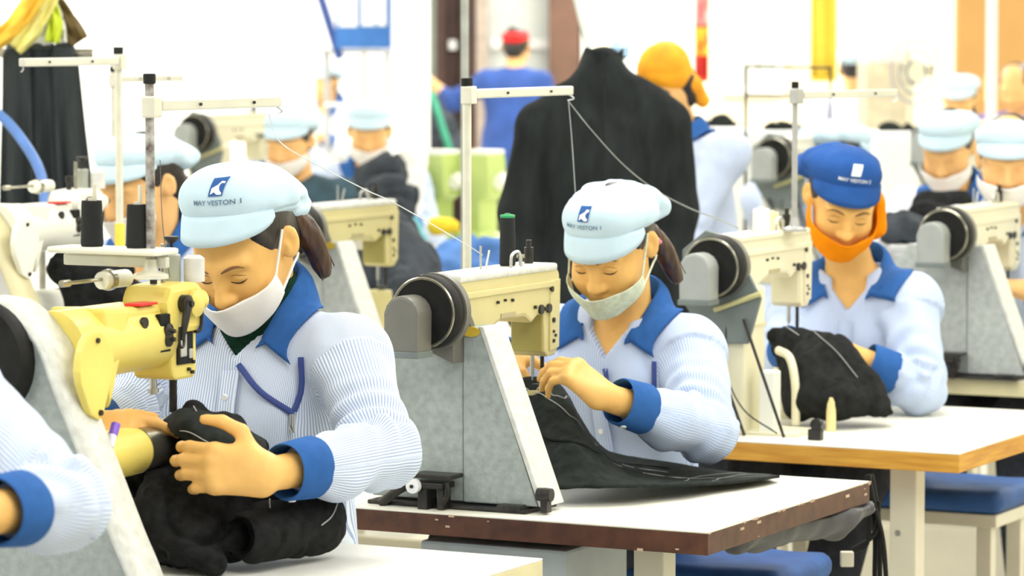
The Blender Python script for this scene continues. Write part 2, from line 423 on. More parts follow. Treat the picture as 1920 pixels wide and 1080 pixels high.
def head_prims(S, M):
    R = M[:3, :3]
    def p(x, y, z): return (M @ V(x, y, z, 1))[:3]
    def E(c, r, k=0.02, op='u', rot=None): S.ell(p(*c), r, R if rot is None else R @ rot, k, op, 'head')
    def C(a, b, ra, rb, k=0.015): S.cap(p(*a), p(*b), ra, rb, k, 'u', 'head')
    E((0, 0.012, 0.03), (0.075, 0.096, 0.088), 0.03)
    E((0, -0.032, -0.025), (0.064, 0.063, 0.078), 0.03)
    E((0, -0.045, -0.069), (0.045, 0.043, 0.038), 0.03)
    E((0, -0.078, -0.087), (0.018, 0.016, 0.014), 0.03)
    for s in (-1, 1):
        E((s * 0.037, -0.066, -0.034), (0.024, 0.021, 0.026), 0.03)
        C((s * 0.016, -0.088, 0.022), (s * 0.044, -0.078, 0.024), 0.010, 0.009, 0.018)
        E((s * 0.031, -0.104, 0.003), (0.016, 0.013, 0.010), 0.012, 's')
        E((s * 0.031, -0.082, 0.002), (0.0145, 0.0115, 0.0105), 0.004)
    C((0, -0.092, 0.014), (0, -0.110, -0.026), 0.0075, 0.0105, 0.014)
    E((0, -0.112, -0.032), (0.0125, 0.011, 0.010), 0.010)
    for s in (-1, 1): E((s * 0.0125, -0.101, -0.036), (0.0085, 0.010, 0.008), 0.007)
    for s in (-1, 1): E((s * 0.006, -0.108, -0.044), (0.0035, 0.005, 0.003), 0.003, 's')
    E((0, -0.093, -0.058), (0.021, 0.010, 0.0055), 0.006); E((0, -0.091, -0.0685), (0.018, 0.011, 0.0065), 0.006)
    E((0, -0.104, -0.0635), (0.022, 0.004, 0.0012), 0.003, 's')
    for s in (-1, 1):
        rot = Rz(-s * 0.45) @ Rx(-0.15)
        E((s * 0.080, 0.014, -0.006), (0.0085, 0.020, 0.030), 0.008, 'u', rot)
        E((s * 0.0875, 0.006, 0.000), (0.0075, 0.012, 0.019), 0.004, 's', rot)
        E((s * 0.080, 0.004, -0.008), (0.005, 0.005, 0.008), 0.004, 'u', rot)
def neck_prims(S, J, M, r=0.0, k=0.03):
    n, hd = J['neck'], (M @ V(0, 0.028, -0.06, 1))[:3]
    S.cap(n + (n - hd) * 0.35, hd, 0.056 + r, 0.052 + r, k)

def hand_prims(S, h, wrist, tg=None, mk=None):
    """wrist + five fingers. h: dir (towards the knuckles), up (back of hand), thumb side +1/-1, curls, spread"""
    X = h['dir'] / np.linalg.norm(h['dir']); Z = h['up'] - X * (h['up'] @ X); Z = Z / np.linalg.norm(Z)
    Y = np.cross(Z, X) * h['side']; sc = h.get('scale', 0.95)
    def W(x, y, z): return wrist + (X * x + Y * y + Z * z) * sc
    ys = [0.0285, 0.0095, -0.0095, -0.0270]; xs = [0.080, 0.084, 0.080, 0.072]
    for i in range(4):
        S.cap(W(0.004, ys[i] * 0.6, -0.002), W(xs[i], ys[i], 0.001 * (i == 1)), 0.0155 * sc, 0.0108 * sc, 0.018)
        S.ell(W(xs[i] - 0.003, ys[i], 0.005), V(0.010, 0.010, 0.008) * sc, None, 0.010)
    S.ell(W(0.035, 0.024, -0.010), V(0.030, 0.016, 0.016) * sc, np.stack([X, Y, Z], 1), 0.02)
    L = [(0.043, 0.027, 0.022), (0.047, 0.030, 0.023), (0.044, 0.028, 0.022), (0.035, 0.022, 0.020)]
    rad = [(0.0098, 0.0090, 0.0083, 0.0070), (0.0100, 0.0092, 0.0084, 0.0071), (0.0097, 0.0088, 0.0080, 0.0068), (0.0086, 0.0078, 0.0071, 0.0060)]
    cu = h['curls']; sp = h.get('spread', (0.04, 0.0, -0.03, -0.08)); tips = []
    for i in range(4):
        p = W(xs[i], ys[i], 0); a = 0
        for j in range(3):
            a += math.radians(cu[i][j]); d = V(math.cos(a), math.sin(sp[i]) * max(math.cos(a), 0.2), -math.sin(a)); d /= np.linalg.norm(d)
            q = p + (X * d[0] + Y * d[1] + Z * d[2]) * L[i][j] * sc
            S.cap(p, q, rad[i][j] * sc, rad[i][j + 1] * sc, 0.0045 if j else 0.007)
            p = q
        tips.append(p)
    p = W(0.022, 0.024, -0.008); rr = (0.0145, 0.0115, 0.010, 0.0078)
    for j, (d, l) in enumerate(zip(h['thumb'], (0.044, 0.034, 0.028))):
        d = V(*d); d = d / np.linalg.norm(d)
        q = p + (X * d[0] + Y * d[1] + Z * d[2]) * l * sc
        S.cap(p, q, rr[j] * sc, rr[j + 1] * sc, 0.012 if j == 0 else 0.004); p = q
    tips.append(p)
    return tips
CURL = {'relaxed': [(22, 30, 18), (26, 34, 20), (30, 36, 22), (34, 38, 24)],
        'grip': [(48, 62, 30), (52, 66, 32), (54, 68, 34), (56, 66, 34)],
        'flat': [(10, 12, 8), (10, 14, 8), (12, 16, 10), (16, 18, 12)],
        'pinch': [(42, 38, 18), (46, 44, 22), (50, 48, 26), (52, 50, 28)]}
THUMB = {'relaxed': [(0.62, 0.72, -0.30), (0.86, 0.42, -0.30), (0.95, 0.15, -0.28)],
         'grip': [(0.55, 0.70, -0.45), (0.88, 0.25, -0.40), (0.97, -0.05, -0.25)],
         'pinch': [(0.60, 0.45, -0.65), (0.85, 0.10, -0.50), (0.90, -0.05, -0.42)]}
def hand(dir_, up, side, pose='relaxed', thumb=None, **kw):
    d = dict(dir=V(*dir_), up=V(*up), side=side, curls=CURL[pose] if isinstance(pose, str) else pose,
             thumb=THUMB[thumb or (pose if pose in THUMB else 'relaxed')] if not isinstance(thumb, list) else thumb)
    d.update(kw); return d

def frame(J):
    d = J['neck'] - J['pelvis']; return math.atan2(-d[1], d[2])
def torso_prims(S, J, g, girth=1.0, k=0.05):
    R = Rx(frame(J)); p, n = J['pelvis'], J['neck']
    S.ell(p + V(0, 0, 0.02), V(0.172, 0.125, 0.13) * girth + g, R, k, 'u', 'torso')
    S.ell(p * 0.62 + n * 0.38, V(0.150, 0.108, 0.15) * girth + g, R, k, 'u', 'torso')
    c = p * 0.32 + n * 0.68
    S.ell(c, V(0.158, 0.112, 0.165) * girth + g, R, k, 'u', 'torso')
    for s in ('L', 'R'):
        sg = 1 if s == 'L' else -1
        S.ell(c + R @ V(sg * 0.062, -0.082, -0.01), V(0.062, 0.05, 0.06) + g * 0.8, R, k, 'u', 'torso')
        S.cap(n + R @ V(sg * 0.030, 0.02, -0.045), J['sh' + s], 0.038 + g, 0.050 + g, k, 'u', 'torso')
def seated(**kw):
    J = dict(pelvis=V(0, 0, 0.67), neck=V(0, -0.13, 1.125), head=V(0, -0.19, 1.275), shL=V(0.165, -0.11, 1.07), shR=V(-0.165, -0.11, 1.07),
             elL=V(0.235, -0.22, 0.86), elR=V(-0.235, -0.22, 0.86), wrL=V(0.12, -0.42, 0.95), wrR=V(-0.12, -0.42, 0.95),
             hipL=V(0.09, 0, 0.655), hipR=V(-0.09, 0, 0.655), knL=V(0.11, -0.40, 0.62), knR=V(-0.11, -0.40, 0.62), anL=V(0.11, -0.34, 0.10), anR=V(-0.11, -0.34, 0.10))
    for k, v in kw.items(): J[k] = np.array(v, float)
    return J
def standing(**kw):
    J = dict(pelvis=V(0, 0, 0.93), neck=V(0, -0.02, 1.42), head=V(0, -0.05, 1.575), shL=V(0.165, 0, 1.365), shR=V(-0.165, 0, 1.365),
             elL=V(0.22, -0.03, 1.09), elR=V(-0.22, -0.03, 1.09), wrL=V(0.20, -0.18, 0.92), wrR=V(-0.20, -0.18, 0.92),
             hipL=V(0.09, 0, 0.88), hipR=V(-0.09, 0, 0.88), knL=V(0.095, -0.02, 0.49), knR=V(-0.095, -0.02, 0.49), anL=V(0.1, 0.02, 0.09), anR=V(-0.1, 0.02, 0.09))
    for k, v in kw.items(): J[k] = np.array(v, float)
    return J

def text_tris(s, size):
    cu = bpy.data.curves.new('writing', 'FONT'); cu.body = s; cu.size = size; cu.align_x = 'CENTER'; cu.align_y = 'CENTER'; cu.offset = size * 0.012
    o = bpy.data.objects.new('writing', cu); COL.objects.link(o)
    me = bpy.data.meshes.new_from_object(o.evaluated_get(bpy.context.evaluated_depsgraph_get()))
    v = np.array([q.co[:] for q in me.vertices]); f = [list(p.vertices) for p in me.polygons]
    bpy.data.objects.remove(o); bpy.data.curves.remove(cu); bpy.data.meshes.remove(me)
    return v, f
def project(name, v2, f, S, M, ofs, m, parent, off=0.0008, rot=0.0):
    """flat artwork (x, z) laid on the front of a solid in head space, then moved by M"""
    c, s = math.cos(rot), math.sin(rot)
    P = np.stack([v2[:, 0] * c - v2[:, 1] * s + ofs[0], np.full(len(v2), -0.26), v2[:, 0] * s + v2[:, 1] * c + ofs[1]], 1)
    P = S.march(P, (0, 1, 0), 60, off); P = P @ M[:3, :3].T + M[:3, 3]
    mb = MB(); mb.add(P, f); return mb.obj(name, m, parent)
def quad_grid(poly, n=6):
    a, b, c, d = [np.array(q, float) for q in poly]; v, f = [], []
    for i in range(n + 1):
        for j in range(n + 1):
            u, w = i / n, j / n; v.append((a * (1 - u) + b * u) * (1 - w) + (d * (1 - u) + c * u) * w)
    for i in range(n):
        for j in range(n): f.append([i * (n + 1) + j, (i + 1) * (n + 1) + j, (i + 1) * (n + 1) + j + 1, i * (n + 1) + j + 1])
    return np.array(v), f

def make_cap(root, M, kind, lod, writing=None, seed=0, droop=0.0, emb=(0.0, 0.078), side=0.0, dz=0.0, tilt=0.0, cs=0.93, cz=1.0):
    """soft work cap: puffed crown, band, short turned-down visor, printed emblem"""
    m = CAP_BLUE if kind == 'blue' else CAP_RED if kind == 'red' else CAP_PALE
    Tc = np.eye(4); Tc[:3, :3] = Rx(tilt) @ np.diag([cs, cs, cs * cz]); Tc[2, 3] = dz + (1 - cs * cz) * 0.04; M = M @ Tc
    S = SDF()
    S.ell((0, -0.004, 0.062), (0.086, 0.098, 0.058), None, 0.02)
    S.ell((0.0, -0.050, 0.085), (0.070, 0.050, 0.040), Rx(-0.2), 0.04)
    S.ell((side * 0.5, 0.045, 0.072 - droop * 0.3), (0.096, 0.100, 0.054), Rx(-0.18 - droop * 2), 0.04)
    S.ell((side, 0.122, 0.050 - droop), (0.084, 0.052, 0.044), None, 0.04)
    S.cut(lambda x, y, z: (0.036 - 0.20 * (y + 0.02) - 0.25 * np.maximum(y - 0.08, 0) * 1.5) - z)
    def fn(v):
        n = S.grad(v); w = np.clip((v[:, 1] + 0.06) / 0.1, 0.12, 1)
        th = np.arctan2(v[:, 0], -v[:, 1] + 0.02)
        d = 0.006 * np.clip((np.hypot(v[:, 0], v[:, 1] - 0.02) - 0.02) / 0.05, 0, 1) * vnoise(np.stack([th * 2.2, v[:, 2] * 30, v[:, 1] * 18], 1), 1.0, seed + 1) + 0.004 * np.sin(th * 9 + 40 * v[:, 2] + seed) * np.clip((np.hypot(v[:, 0], v[:, 1] - 0.02) - 0.03) / 0.04, 0, 1) * np.clip((v[:, 1]) / 0.08, 0, 1)
        rid = vnoise(np.stack([v[:, 0] * 9 + v[:, 2] * 16, v[:, 1] * 7 - v[:, 2] * 6, v[:, 2] * 10], 1), 1.0, seed + 7); d = d - 0.0042 * np.exp(-(rid / 0.10) ** 2) * np.clip((v[:, 1] + 0.075) / 0.07, 0, 1)
        # the crown is gathered into the band
        band = np.clip((0.058 - 0.20 * (v[:, 1] + 0.02) - v[:, 2]) / 0.02, 0, 1) * np.clip((v[:, 1] + 0.07) / 0.06, 0, 1)
        v = v + n * (d * w * (1 - band) - 0.004 * band)[:, None]
        return v @ M[:3, :3].T + M[:3, 3]
    o = sdf_obj('cap', S, 0.0035 if lod == 0 else 0.007, m, root, fn)
    rows = []; nA = 28 if lod == 0 else 16
    for i in range(nA + 1):
        a = math.radians(-84 + 168 * i / nA); w = max(math.cos(a * 1.05), 0.0) ** 0.55
        tx, ty, tz = 0.0885 * math.sin(a), -0.006 - 0.0965 * math.cos(a), 0.056 - 0.010 * (1 - math.cos(a))
        r = []
        for t in (0, 0.25, 0.5, 0.75, 1.0):
            r.append(V(tx + 0.006 * math.sin(a) * t * w, ty - 0.021 * math.cos(a) * w * t * (1.25 - 0.25 * t), tz - 0.050 * t * w * (0.8 + 0.2 * t) - 0.004 * t))
        rows.append([(M @ np.append(p, 1))[:3] for p in r])
    vb = MB(); vb.grid(rows); vis = vb.obj('visor', m, o, solid=0.004)
    if lod == 0:
        st = MB(); st.tube([r[0] + (M[:3, :3] @ V(0, -0.0012, 0.001)) for r in rows], 0.0012, 6); st.obj('stitching', m, vis)
    if lod == 0 and writing:
        sl = 0.22
        q = [(-0.0145, -0.0145), (0.0105, -0.0145), (0.0155, 0.0145), (-0.0095, 0.0145)]
        ex, ez = emb
        blue = kind != 'blue'
        v, f = quad_grid(q, 8); project('emblem', v, f, S, M, (ex, ez), EMBLEM if blue else EMBLEM_W, o, 0.0022)
        pk = [(-0.0105, -0.0115), (-0.0035, -0.0075), (0.001, -0.012), (0.0085, -0.0125), (0.0125, 0.0085), (0.0065, 0.0095), (0.0015, 0.004), (-0.0085, -0.001)]
        if blue: v = np.array(pk); project('emblem_peak', v, [list(range(len(pk)))], S, M, (ex, ez), EMBLEM_W, o, 0.0030)
        v, f = text_tris(writing, 0.0125)
        project('lettering', v, f, S, M, (ex - 0.002, ez - 0.0265), EMBLEM_G if blue else EMBLEM_W, o, 0.0026, rot=-0.03)
    return o

def make_mask(root, M, m, top=-0.035, lod=0, seed=0, wide=74, scarf=False):
    S = SDF(); head_prims(S, np.eye(4)); S.ell((0, -0.04, -0.048), (0.066, 0.066, 0.060), None, 0.04)
    S.cap((0, -0.105, -0.03), (0, -0.088, -0.088), 0.012, 0.018, 0.03)
    nu, nv = (26, 14) if lod == 0 else (12, 7); P = []
    for j in range(nv + 1):
        t = j / nv
        for i in range(nu + 1):
            u = -1 + 2 * i / nu; a = math.radians(wide) * u
            zt = top + (0.010 if not scarf else 0.048) * u * u; zb = -0.101 + 0.042 * abs(u) ** 2.2
            z = zt + (zb - zt) * t
            P.append((0.19 * math.sin(a), -0.03 - 0.19 * math.cos(a), z, math.sin(a), -math.cos(a)))
    P = np.array(P); D = np.stack([-P[:, 3], -P[:, 4], 0 * P[:, 3]], 1); Q = P[:, :3].copy()
    for _ in range(50): Q = Q + D * np.clip((S.ev(Q) - 0.0045) * 0.8, -0.01, 0.04)[:, None]
    Q = Q + S.grad(Q) * (0.0018 * vnoise(Q, 38, seed))[:, None]
    G = Q.reshape(nv + 1, nu + 1, 3)
    for _ in range(2): G[1:-1, 1:-1] = 0.5 * G[1:-1, 1:-1] + 0.125 * (G[:-2, 1:-1] + G[2:, 1:-1] + G[1:-1, :-2] + G[1:-1, 2:])
    T = lambda p: p @ M[:3, :3].T + M[:3, 3]
    mb = MB(); mb.grid([[T(p) for p in r] for r in G]); o = mb.obj('mask' if not scarf else 'face_scarf', m, root, solid=0.002, offset=1)
    if scarf:
        K = SDF(); K.ell((0.084, 0.012, -0.010), (0.014, 0.024, 0.026), None, 0.02); K.cap((0.088, 0.012, -0.02), (0.094, 0.0, -0.075), 0.020, 0.026, 0.02)
        sdf_obj('scarf_knot', K, 0.005, m, o, lambda v: T(v + K.grad(v) * (0.003 * vnoise(v, 40, 3))[:, None]))
    if lod == 0 and not scarf:
        for s in (0, nu):
            sg = -1 if s == 0 else 1
            tb = MB()
            for a, b in ((G[1, s], V(sg * 0.084, 0.004, 0.028)), (G[-3, s], V(sg * 0.082, 0.022, -0.036))):
                pts = [a + (b - a) * t for t in np.linspace(0, 1, 9)]
                pts = S.push(np.array(pts), 0.003); tb.tube([T(p) for p in pts], 0.0022, 6)
            tb.obj('ear_strap', m, o)
    return o

BEAD = mat('bead_pink', (0.7, 0.25, 0.3), 0.3)
def make_hair(root, M, m, lod, tail=None, clip=False):
    S = SDF()
    S.ell((0, 0.020, 0.028), (0.081, 0.096, 0.090), None, 0.01)
    S.ell((0, 0.070, -0.03), (0.060, 0.045, 0.05), None, 0.03)
    S.cut(lambda x, y, z: -(y + 0.020 + 0.95 * (z - 0.005)))
    S.cut(lambda x, y, z: -(z + 0.075))
    for s in (-1, 1): S.cap((s * 0.060, -0.036, 0.052), (s * 0.070, -0.024, 0.016), 0.009, 0.004, 0.012)
    T = lambda p: p @ M[:3, :3].T + M[:3, 3]
    o = sdf_obj('hair', S, 0.004 if lod == 0 else 0.008, m, root, T)
    if tail:
        K = SDF(); C = catmull([np.array(p, float) for p in tail], 4)
        for i in range(len(C) - 1):
            f = i / (len(C) - 1); K.cap(C[i], C[i + 1], 0.019 * (1 - 0.62 * f) + 0.004, 0.019 * (1 - 0.62 * (f + 1 / (len(C) - 1))) + 0.004, 0.01)
        sdf_obj('ponytail', K, 0.004, HAIR_BROWN, o, lambda v: T(v + K.grad(v) * (0.0022 * vnoise(v * V(1, 1, 0.12), 170, 3) + 0.0035 * vnoise(v * V(1, 1, 0.2), 55, 4))[:, None]))
        rng = random.Random(5); tb = MB()
        for k in range(7):
            j = V(rng.uniform(-1, 1), rng.uniform(-1, 1), rng.uniform(-0.3, 0.3)) * 0.020
            P = [c + j * (0.4 + 0.6 * i / len(C)) for i, c in enumerate(C)]; tb.tube([T(p) for p in P], 0.0011, 5)
        so_ = tb.obj('loose_hairs', HAIR_BROWN, o); so_['kind'] = 'stuff'
        if clip:
            for k in range(7):
                c = T(V(*tail[0]) + V(0.034 + 0.004 * math.sin(k * 2.1), -0.030 + 0.006 * k - 0.004, 0.012 - 0.007 * k)); q = MB(); q.lathe([(0.001, -0.005), (0.005, -0.002), (0.005, 0.002), (0.001, 0.005)], tuple(c), 'z', 8); q.obj('clip_bead', BUTTON if k % 2 else BEAD, o)
    return o
def face_lines(root, M):
    S = SDF(); head_prims(S, np.eye(4)); T = lambda p: p @ M[:3, :3].T + M[:3, 3]
    for s in (-1, 1):
        for nm, pts, r, m in (('eyelash', [(0.0175, -0.0035), (0.024, -0.0062), (0.031, -0.0072), (0.038, -0.0064), (0.0455, -0.0035)], (0.0004, 0.0013, 0.0016, 0.0016, 0.0006), LASH),
                              ('eyelid_crease', [(0.019, 0.006), (0.026, 0.0092), (0.033, 0.0095), (0.040, 0.0075), (0.046, 0.003)], (0.0003, 0.0006, 0.0006, 0.0006, 0.0003), BROW),
                              ('eyebrow', [(0.0125, 0.0205), (0.022, 0.0245), (0.032, 0.0265), (0.041, 0.0255), (0.050, 0.0205)], (0.0012, 0.0026, 0.0026, 0.002, 0.0006), BROW)):
            P = S.march(np.array([(s * x, -0.2, z) for x, z in pts]), (0, 1, 0), 60, 0.0002)
            C = catmull(list(P), 4); rr = np.interp(np.linspace(0, 4, len(C)), range(5), r)
            tb = MB(); tb.tube([T(p) for p in C], list(rr), 6); tb.obj(nm, m, root)
    # nostril shadow is geometry in the head itself

def person(name_xy, th, J, label, cap='pale', mask='white', lod=0, yaw=0.0, pitch=0.5, roll=0.0, hands=None, shirt=None, collar=True, cuffs=True,
           turtle=None, group=None, writing=None, mask_top=-0.035, tail=None, seed=0, girth=1.0, legs=True, res=None, lanyard=False, pocket=False,
           cap_emb=(0.0, 0.078), droop=0.0, side=0.0, cap_dz=0.0, cap_tilt=0.0, cap_s=0.93, cap_z=1.0, stripe=True, trouser=None, undershirt=True, hairm=None, arm_r=1.0, vdepth=0.06, cb_=0.05, clip=False, vwidth=0.042):
    root = empty('person', (name_xy[0], name_xy[1], 0), th, label, 'person', group)
    M = np.eye(4); M[:3, :3] = Rz(yaw) @ Rx(pitch) @ Ry(roll); M[:3, 3] = J['head']
    far = lod > 0; h = res or (0.0045 if lod == 0 else 0.010)
    skin = SKIN if not far else SKIN_FAR
    hands = hands or {}
    # body: one continuous figure
    B = SDF(); torso_prims(B, J, -0.002, girth); neck_prims(B, J, M)
    for s in ('L', 'R'):
        B.cap(J['sh' + s], J['el' + s], 0.045, 0.037, 0.03); B.cap(J['el' + s], J['wr' + s], 0.037, 0.0255, 0.012)
        B.cap(J['hip' + s], J['kn' + s], 0.075, 0.055, 0.04); B.cap(J['kn' + s], J['an' + s], 0.052, 0.035, 0.03)
        f = J['an' + s]; B.cap(f + V(0, 0.03, -0.04), f + V(0, -0.13, -0.06), 0.036, 0.03, 0.03)
        hd = hands.get(s)
        if hd is None:
            d = J['wr' + s] - J['el' + s]; d = d / np.linalg.norm(d); d = d + V(-0.35 if s == 'L' else 0.35, 0, -0.15)
            hd = hand(d, (0.1, -0.2, 1), 1 if s == 'L' else 1, 'relaxed')
            hd['side'] = -1 if s == 'L' else 1
        hand_prims(B, hd, J['wr' + s])
    head_prims(B, M)
    body = sdf_obj('body', B, h, skin, root)
    if lod == 0: face_lines(root, M)
    elif lod == 1 and mask is not None: pass
    # trousers and shoes
    tr = SDF(); tr.ell(J['pelvis'], (0.175, 0.14, 0.12), None, 0.05)
    for s in ('L', 'R'):
        tr.cap(J['hip' + s], J['kn' + s], 0.092, 0.072, 0.05); tr.cap(J['kn' + s], J['an' + s] + V(0, 0, 0.0), 0.07, 0.058, 0.03)
        sh = SDF(); a = J['an' + s]; sh.cap(a + V(0, 0.035, -0.045), a + V(0, -0.14, -0.06), 0.043, 0.036, 0.03); sh.cap(a + V(0, 0.02, -0.01), a + V(0, 0.02, -0.04), 0.045, 0.045, 0.02)
        zz = max(a[2] - 0.09, 0.002); sh.cut(lambda x, y, z, zz=zz: zz - z)
        sdf_obj('shoe', sh, 0.012, SHOE, root)
    sdf_obj('trousers', tr, 0.014, trouser or TROUSER, root)
    # shirt
    sm = shirt or (STRIPE if lod == 0 else PLAIN_SHIRT)
    S = SDF(); g = 0.016; torso_prims(S, J, g, girth); R = Rx(frame(J)); N = J['neck']
    b = J['pelvis'] * 0.78 + N * 0.22; S.ell(b + V(0, -0.01, 0), V(0.178, 0.135, 0.15) * girth, R, 0.05, 'u', 'torso')
    for s in ('L', 'R'):
        sh_, el, wr = J['sh' + s], J['el' + s], J['wr' + s]; fd = (wr - el) / np.linalg.norm(wr - el)
        S.cap(sh_, el, 0.066 * arm_r, 0.059 * arm_r, 0.035, 'u', 'up' + s)
        e2 = wr - fd * (cb_ + 0.056)
        S.cap(el, e2, 0.060 * arm_r, 0.040 * arm_r, 0.02, 'u', 'fo' + s)
        S.ell(wr - fd * (cb_ + 0.128) + V(0, 0, -0.010), V(0.055, 0.055, 0.050) * arm_r, None, 0.03, 'u', 'fo' + s)
    if collar:
        hd = (M @ V(0, 0.028, -0.06, 1))[:3]
        S.cap(N + (N - hd) * 0.1, hd, 0.062, 0.066, 0.012, 's')
        Ri = R.T; vd_ = vdepth
        def wedge(x, y, z):
            px, py, pz = x - N[0], y - N[1], z - N[2]
            a = Ri[0, 0] * px + Ri[0, 1] * py + Ri[0, 2] * pz; b_ = Ri[1, 0] * px + Ri[1, 1] * py + Ri[1, 2] * pz; c = Ri[2, 0] * px + Ri[2, 1] * py + Ri[2, 2] * pz
            w = np.maximum(np.abs(a) - vwidth * np.minimum((c + vd_) / vd_, 1.15), np.maximum(b_ + 0.0, c - 0.08))
            return -w
        S.cut(wedge)
    ups = {s: (J['sh' + s], J['el' + s], J['wr' + s]) for s in ('L', 'R')}
    def near(v):
        ds = [np.full(len(v), 9.0) for _ in range(5)]; order = {'torso': 0, 'upL': 1, 'foL': 2, 'upR': 3, 'foR': 4}
        for (lo, hi, f, k, op), tg in zip(S.p, S.tagged):
            if tg in order: i = order[tg]; ds[i] = np.minimum(ds[i], f(v[:, 0], v[:, 1], v[:, 2]))
        ds[0] -= 0.008
        return np.argmin(np.stack(ds, 1), 1)
    def arm_param(v, a, b):
        d = (b - a) / np.linalg.norm(b - a); e = np.cross(d, V(0, 0, 1) if abs(d[2]) < 0.9 else V(1, 0, 0)); e /= np.linalg.norm(e); w = np.cross(d, e)
        q = v - a; return q @ d, np.arctan2(q @ w, q @ e), np.linalg.norm(b - a)
    def folds(v):
        n = S.grad(v); idx = near(v); d = np.zeros(len(v))
        t = idx == 0
        q = (v - J['pelvis']) @ R
        d[t] = 0.009 * vnoise(np.stack([q[:, 0] * 11, q[:, 1] * 9, q[:, 2] * 4], 1), 1, seed)[t] + 0.0045 * vnoise(np.stack([q[:, 0] * 26 + q[:, 2] * 14, q[:, 1] * 20, q[:, 2] * 12], 1), 1, seed + 3)[t]
        for i, s in ((1, 'L'), (3, 'R')):
            a, b_, c = ups[s]
            m1 = idx == i; s1, p1, L1 = arm_param(v, a, b_); m2 = idx == i + 1; s2, p2, L2 = arm_param(v, b_, c)
            inn = (c - b_) / np.linalg.norm(c - b_) + (a - b_) / np.linalg.norm(a - b_); inn /= np.linalg.norm(inn) + 1e-6; wi = 0.22 + 0.78 * np.clip(n @ inn * 0.7 + 0.35, 0, 1); nz = vnoise(v, 8, seed + 9); e1 = wi * np.exp(-((s1 - L1) / 0.10) ** 2); e0 = np.exp(-(s1 / 0.07) ** 2)
            d[m1] += (0.013 * e1 * np.sin(s1 * 125 + 2.6 * np.sin(p1 + seed) + 5 * nz) + 0.004 * e0 * np.sin(p1 * 5 + s1 * 40) + 0.006 * vnoise(np.stack([s1 * 11, np.cos(p1) * 1.4, np.sin(p1) * 1.4], 1), 1, seed + 5))[m1]
            m2 = m2 & (s2 < L2 - cb_ - 0.062); f1 = wi * np.exp(-(s2 / 0.09) ** 2); f2 = np.exp(-((s2 - L2 + 0.07) / 0.05) ** 2)
            d[m2] += (0.013 * f1 * np.sin(s2 * 115 + 2.4 * np.sin(p2 + seed) + 5 * nz) + 0.003 * f2 * np.sin(p2 * 9 + seed) + 0.006 * vnoise(np.stack([s2 * 17, np.cos(p2) * 1.6, np.sin(p2) * 1.6], 1), 1, seed + 6))[m2]
        d = d * np.clip((np.linalg.norm(v - N, axis=1) - 0.10) / 0.08, 0.0, 1)
        return v + n * d[:, None]
    def st(v):
        idx = near(v); q = (v - J['pelvis']) @ R
        ax_ = np.abs(q[:, 0]); o = np.sign(q[:, 0]) * (ax_ * 1.06 + np.maximum(ax_ - 0.09, 0) * 0.9)
        for i, s in ((1, 'L'), (3, 'R')):
            a, b_, c = ups[s]
            for k_, (p_, q_) in ((i, (a, b_)), (i + 1, (b_, c))):
                s_, ph, _l = arm_param(v, p_, q_); o = np.where(idx == k_, ph * 0.058, o)
        return {'st': o}
    fs_ = far or not stripe
    so = sdf_obj('shirt', S, 0.006 if lod == 0 else 0.012, sm, root, folds, None if fs_ else st)
    # cuffs
    if cuffs:
        for s in ('L', 'R'):
            el, wr = J['el' + s], J['wr' + s]; d = (wr - el) / np.linalg.norm(wr - el)
            e = np.cross(d, V(0, 0, 1)); e /= np.linalg.norm(e); w = np.cross(e, d); c = wr - d * cb_; rows = []
            for x, r in ((-0.068, 0.040), (-0.070, 0.0475), (-0.064, 0.0495), (-0.03, 0.0475), (0.0, 0.0455), (0.004, 0.0435), (0.0, 0.0405), (-0.05, 0.0400)):
                rows.append([c + d * x + (e * math.cos(2 * math.pi * k / 32) * 0.93 + w * math.sin(2 * math.pi * k / 32)) * r * (1 + 0.02 * math.sin(3 * k * 2 * math.pi / 32 + seed)) for k in range(32)])
            cb = MB(); cb.grid(rows, wrap=True); co = cb.obj('cuff', COLLAR, so)
            if lod == 0:
                vd = V(math.sin(-TH - 0) * -0.1, -0.75, -0.62); vd = vd - d * (vd @ d); vd /= np.linalg.norm(vd)
                bb = MB(); p = c - d * 0.012 + vd * 0.0465; bb.cyl(p - vd * 0.002, p + vd * 0.0022, 0.0058, 16); bb.obj('button', BUTTON, co)
    if collar:
        rows = []; nC = 36
        Rt = R
        for i in range(nC + 1):
            ph = math.radians(-158 + 316 * i / nC); fr = abs(-1 + 2 * i / nC); sg = math.sin(ph)
            bk = max(0, 1 - fr * 1.1)
            top = V(0.067 * math.sin(ph), 0.018 + 0.064 * math.cos(ph), 0.078 * (1 - fr ** 2.5) - 0.002); w = max(0, (fr - 0.60) / 0.40) ** 1.3; sd = 1 if i > nC / 2 else -1; top = top * (1 - w) + V(sd * (vwidth + 0.003), -0.072, -0.55 * vdepth) * w
            inn = V(0.063 * math.sin(ph), 0.015 + 0.060 * math.cos(ph), top[2] - 0.04)
            tip = V(sd * 0.096, -0.072, -0.062 - 0.3 * (vdepth - 0.04))
            bot = V(0.090 * math.sin(ph), 0.028 + 0.086 * math.cos(ph), -0.004)
            bot = bot * (1 - w) + tip * w
            mid1 = top * 0.7 + bot * 0.3 + V(0.008 * math.sin(ph), 0.008 * math.cos(ph), 0.006); mid2 = top * 0.35 + bot * 0.65 + V(0.006 * math.sin(ph), 0.006 * math.cos(ph), 0.004)
            rows.append([inn, top, mid1, mid2, bot])
        P = np.array(rows).reshape(-1, 3) @ Rt.T + N
        keep = np.tile([False, False, True, True, True], nC + 1); keep[:15] = True; keep[-15:] = True
        ph = np.repeat(np.radians(-158 + 316 * np.arange(nC + 1) / nC), 5)
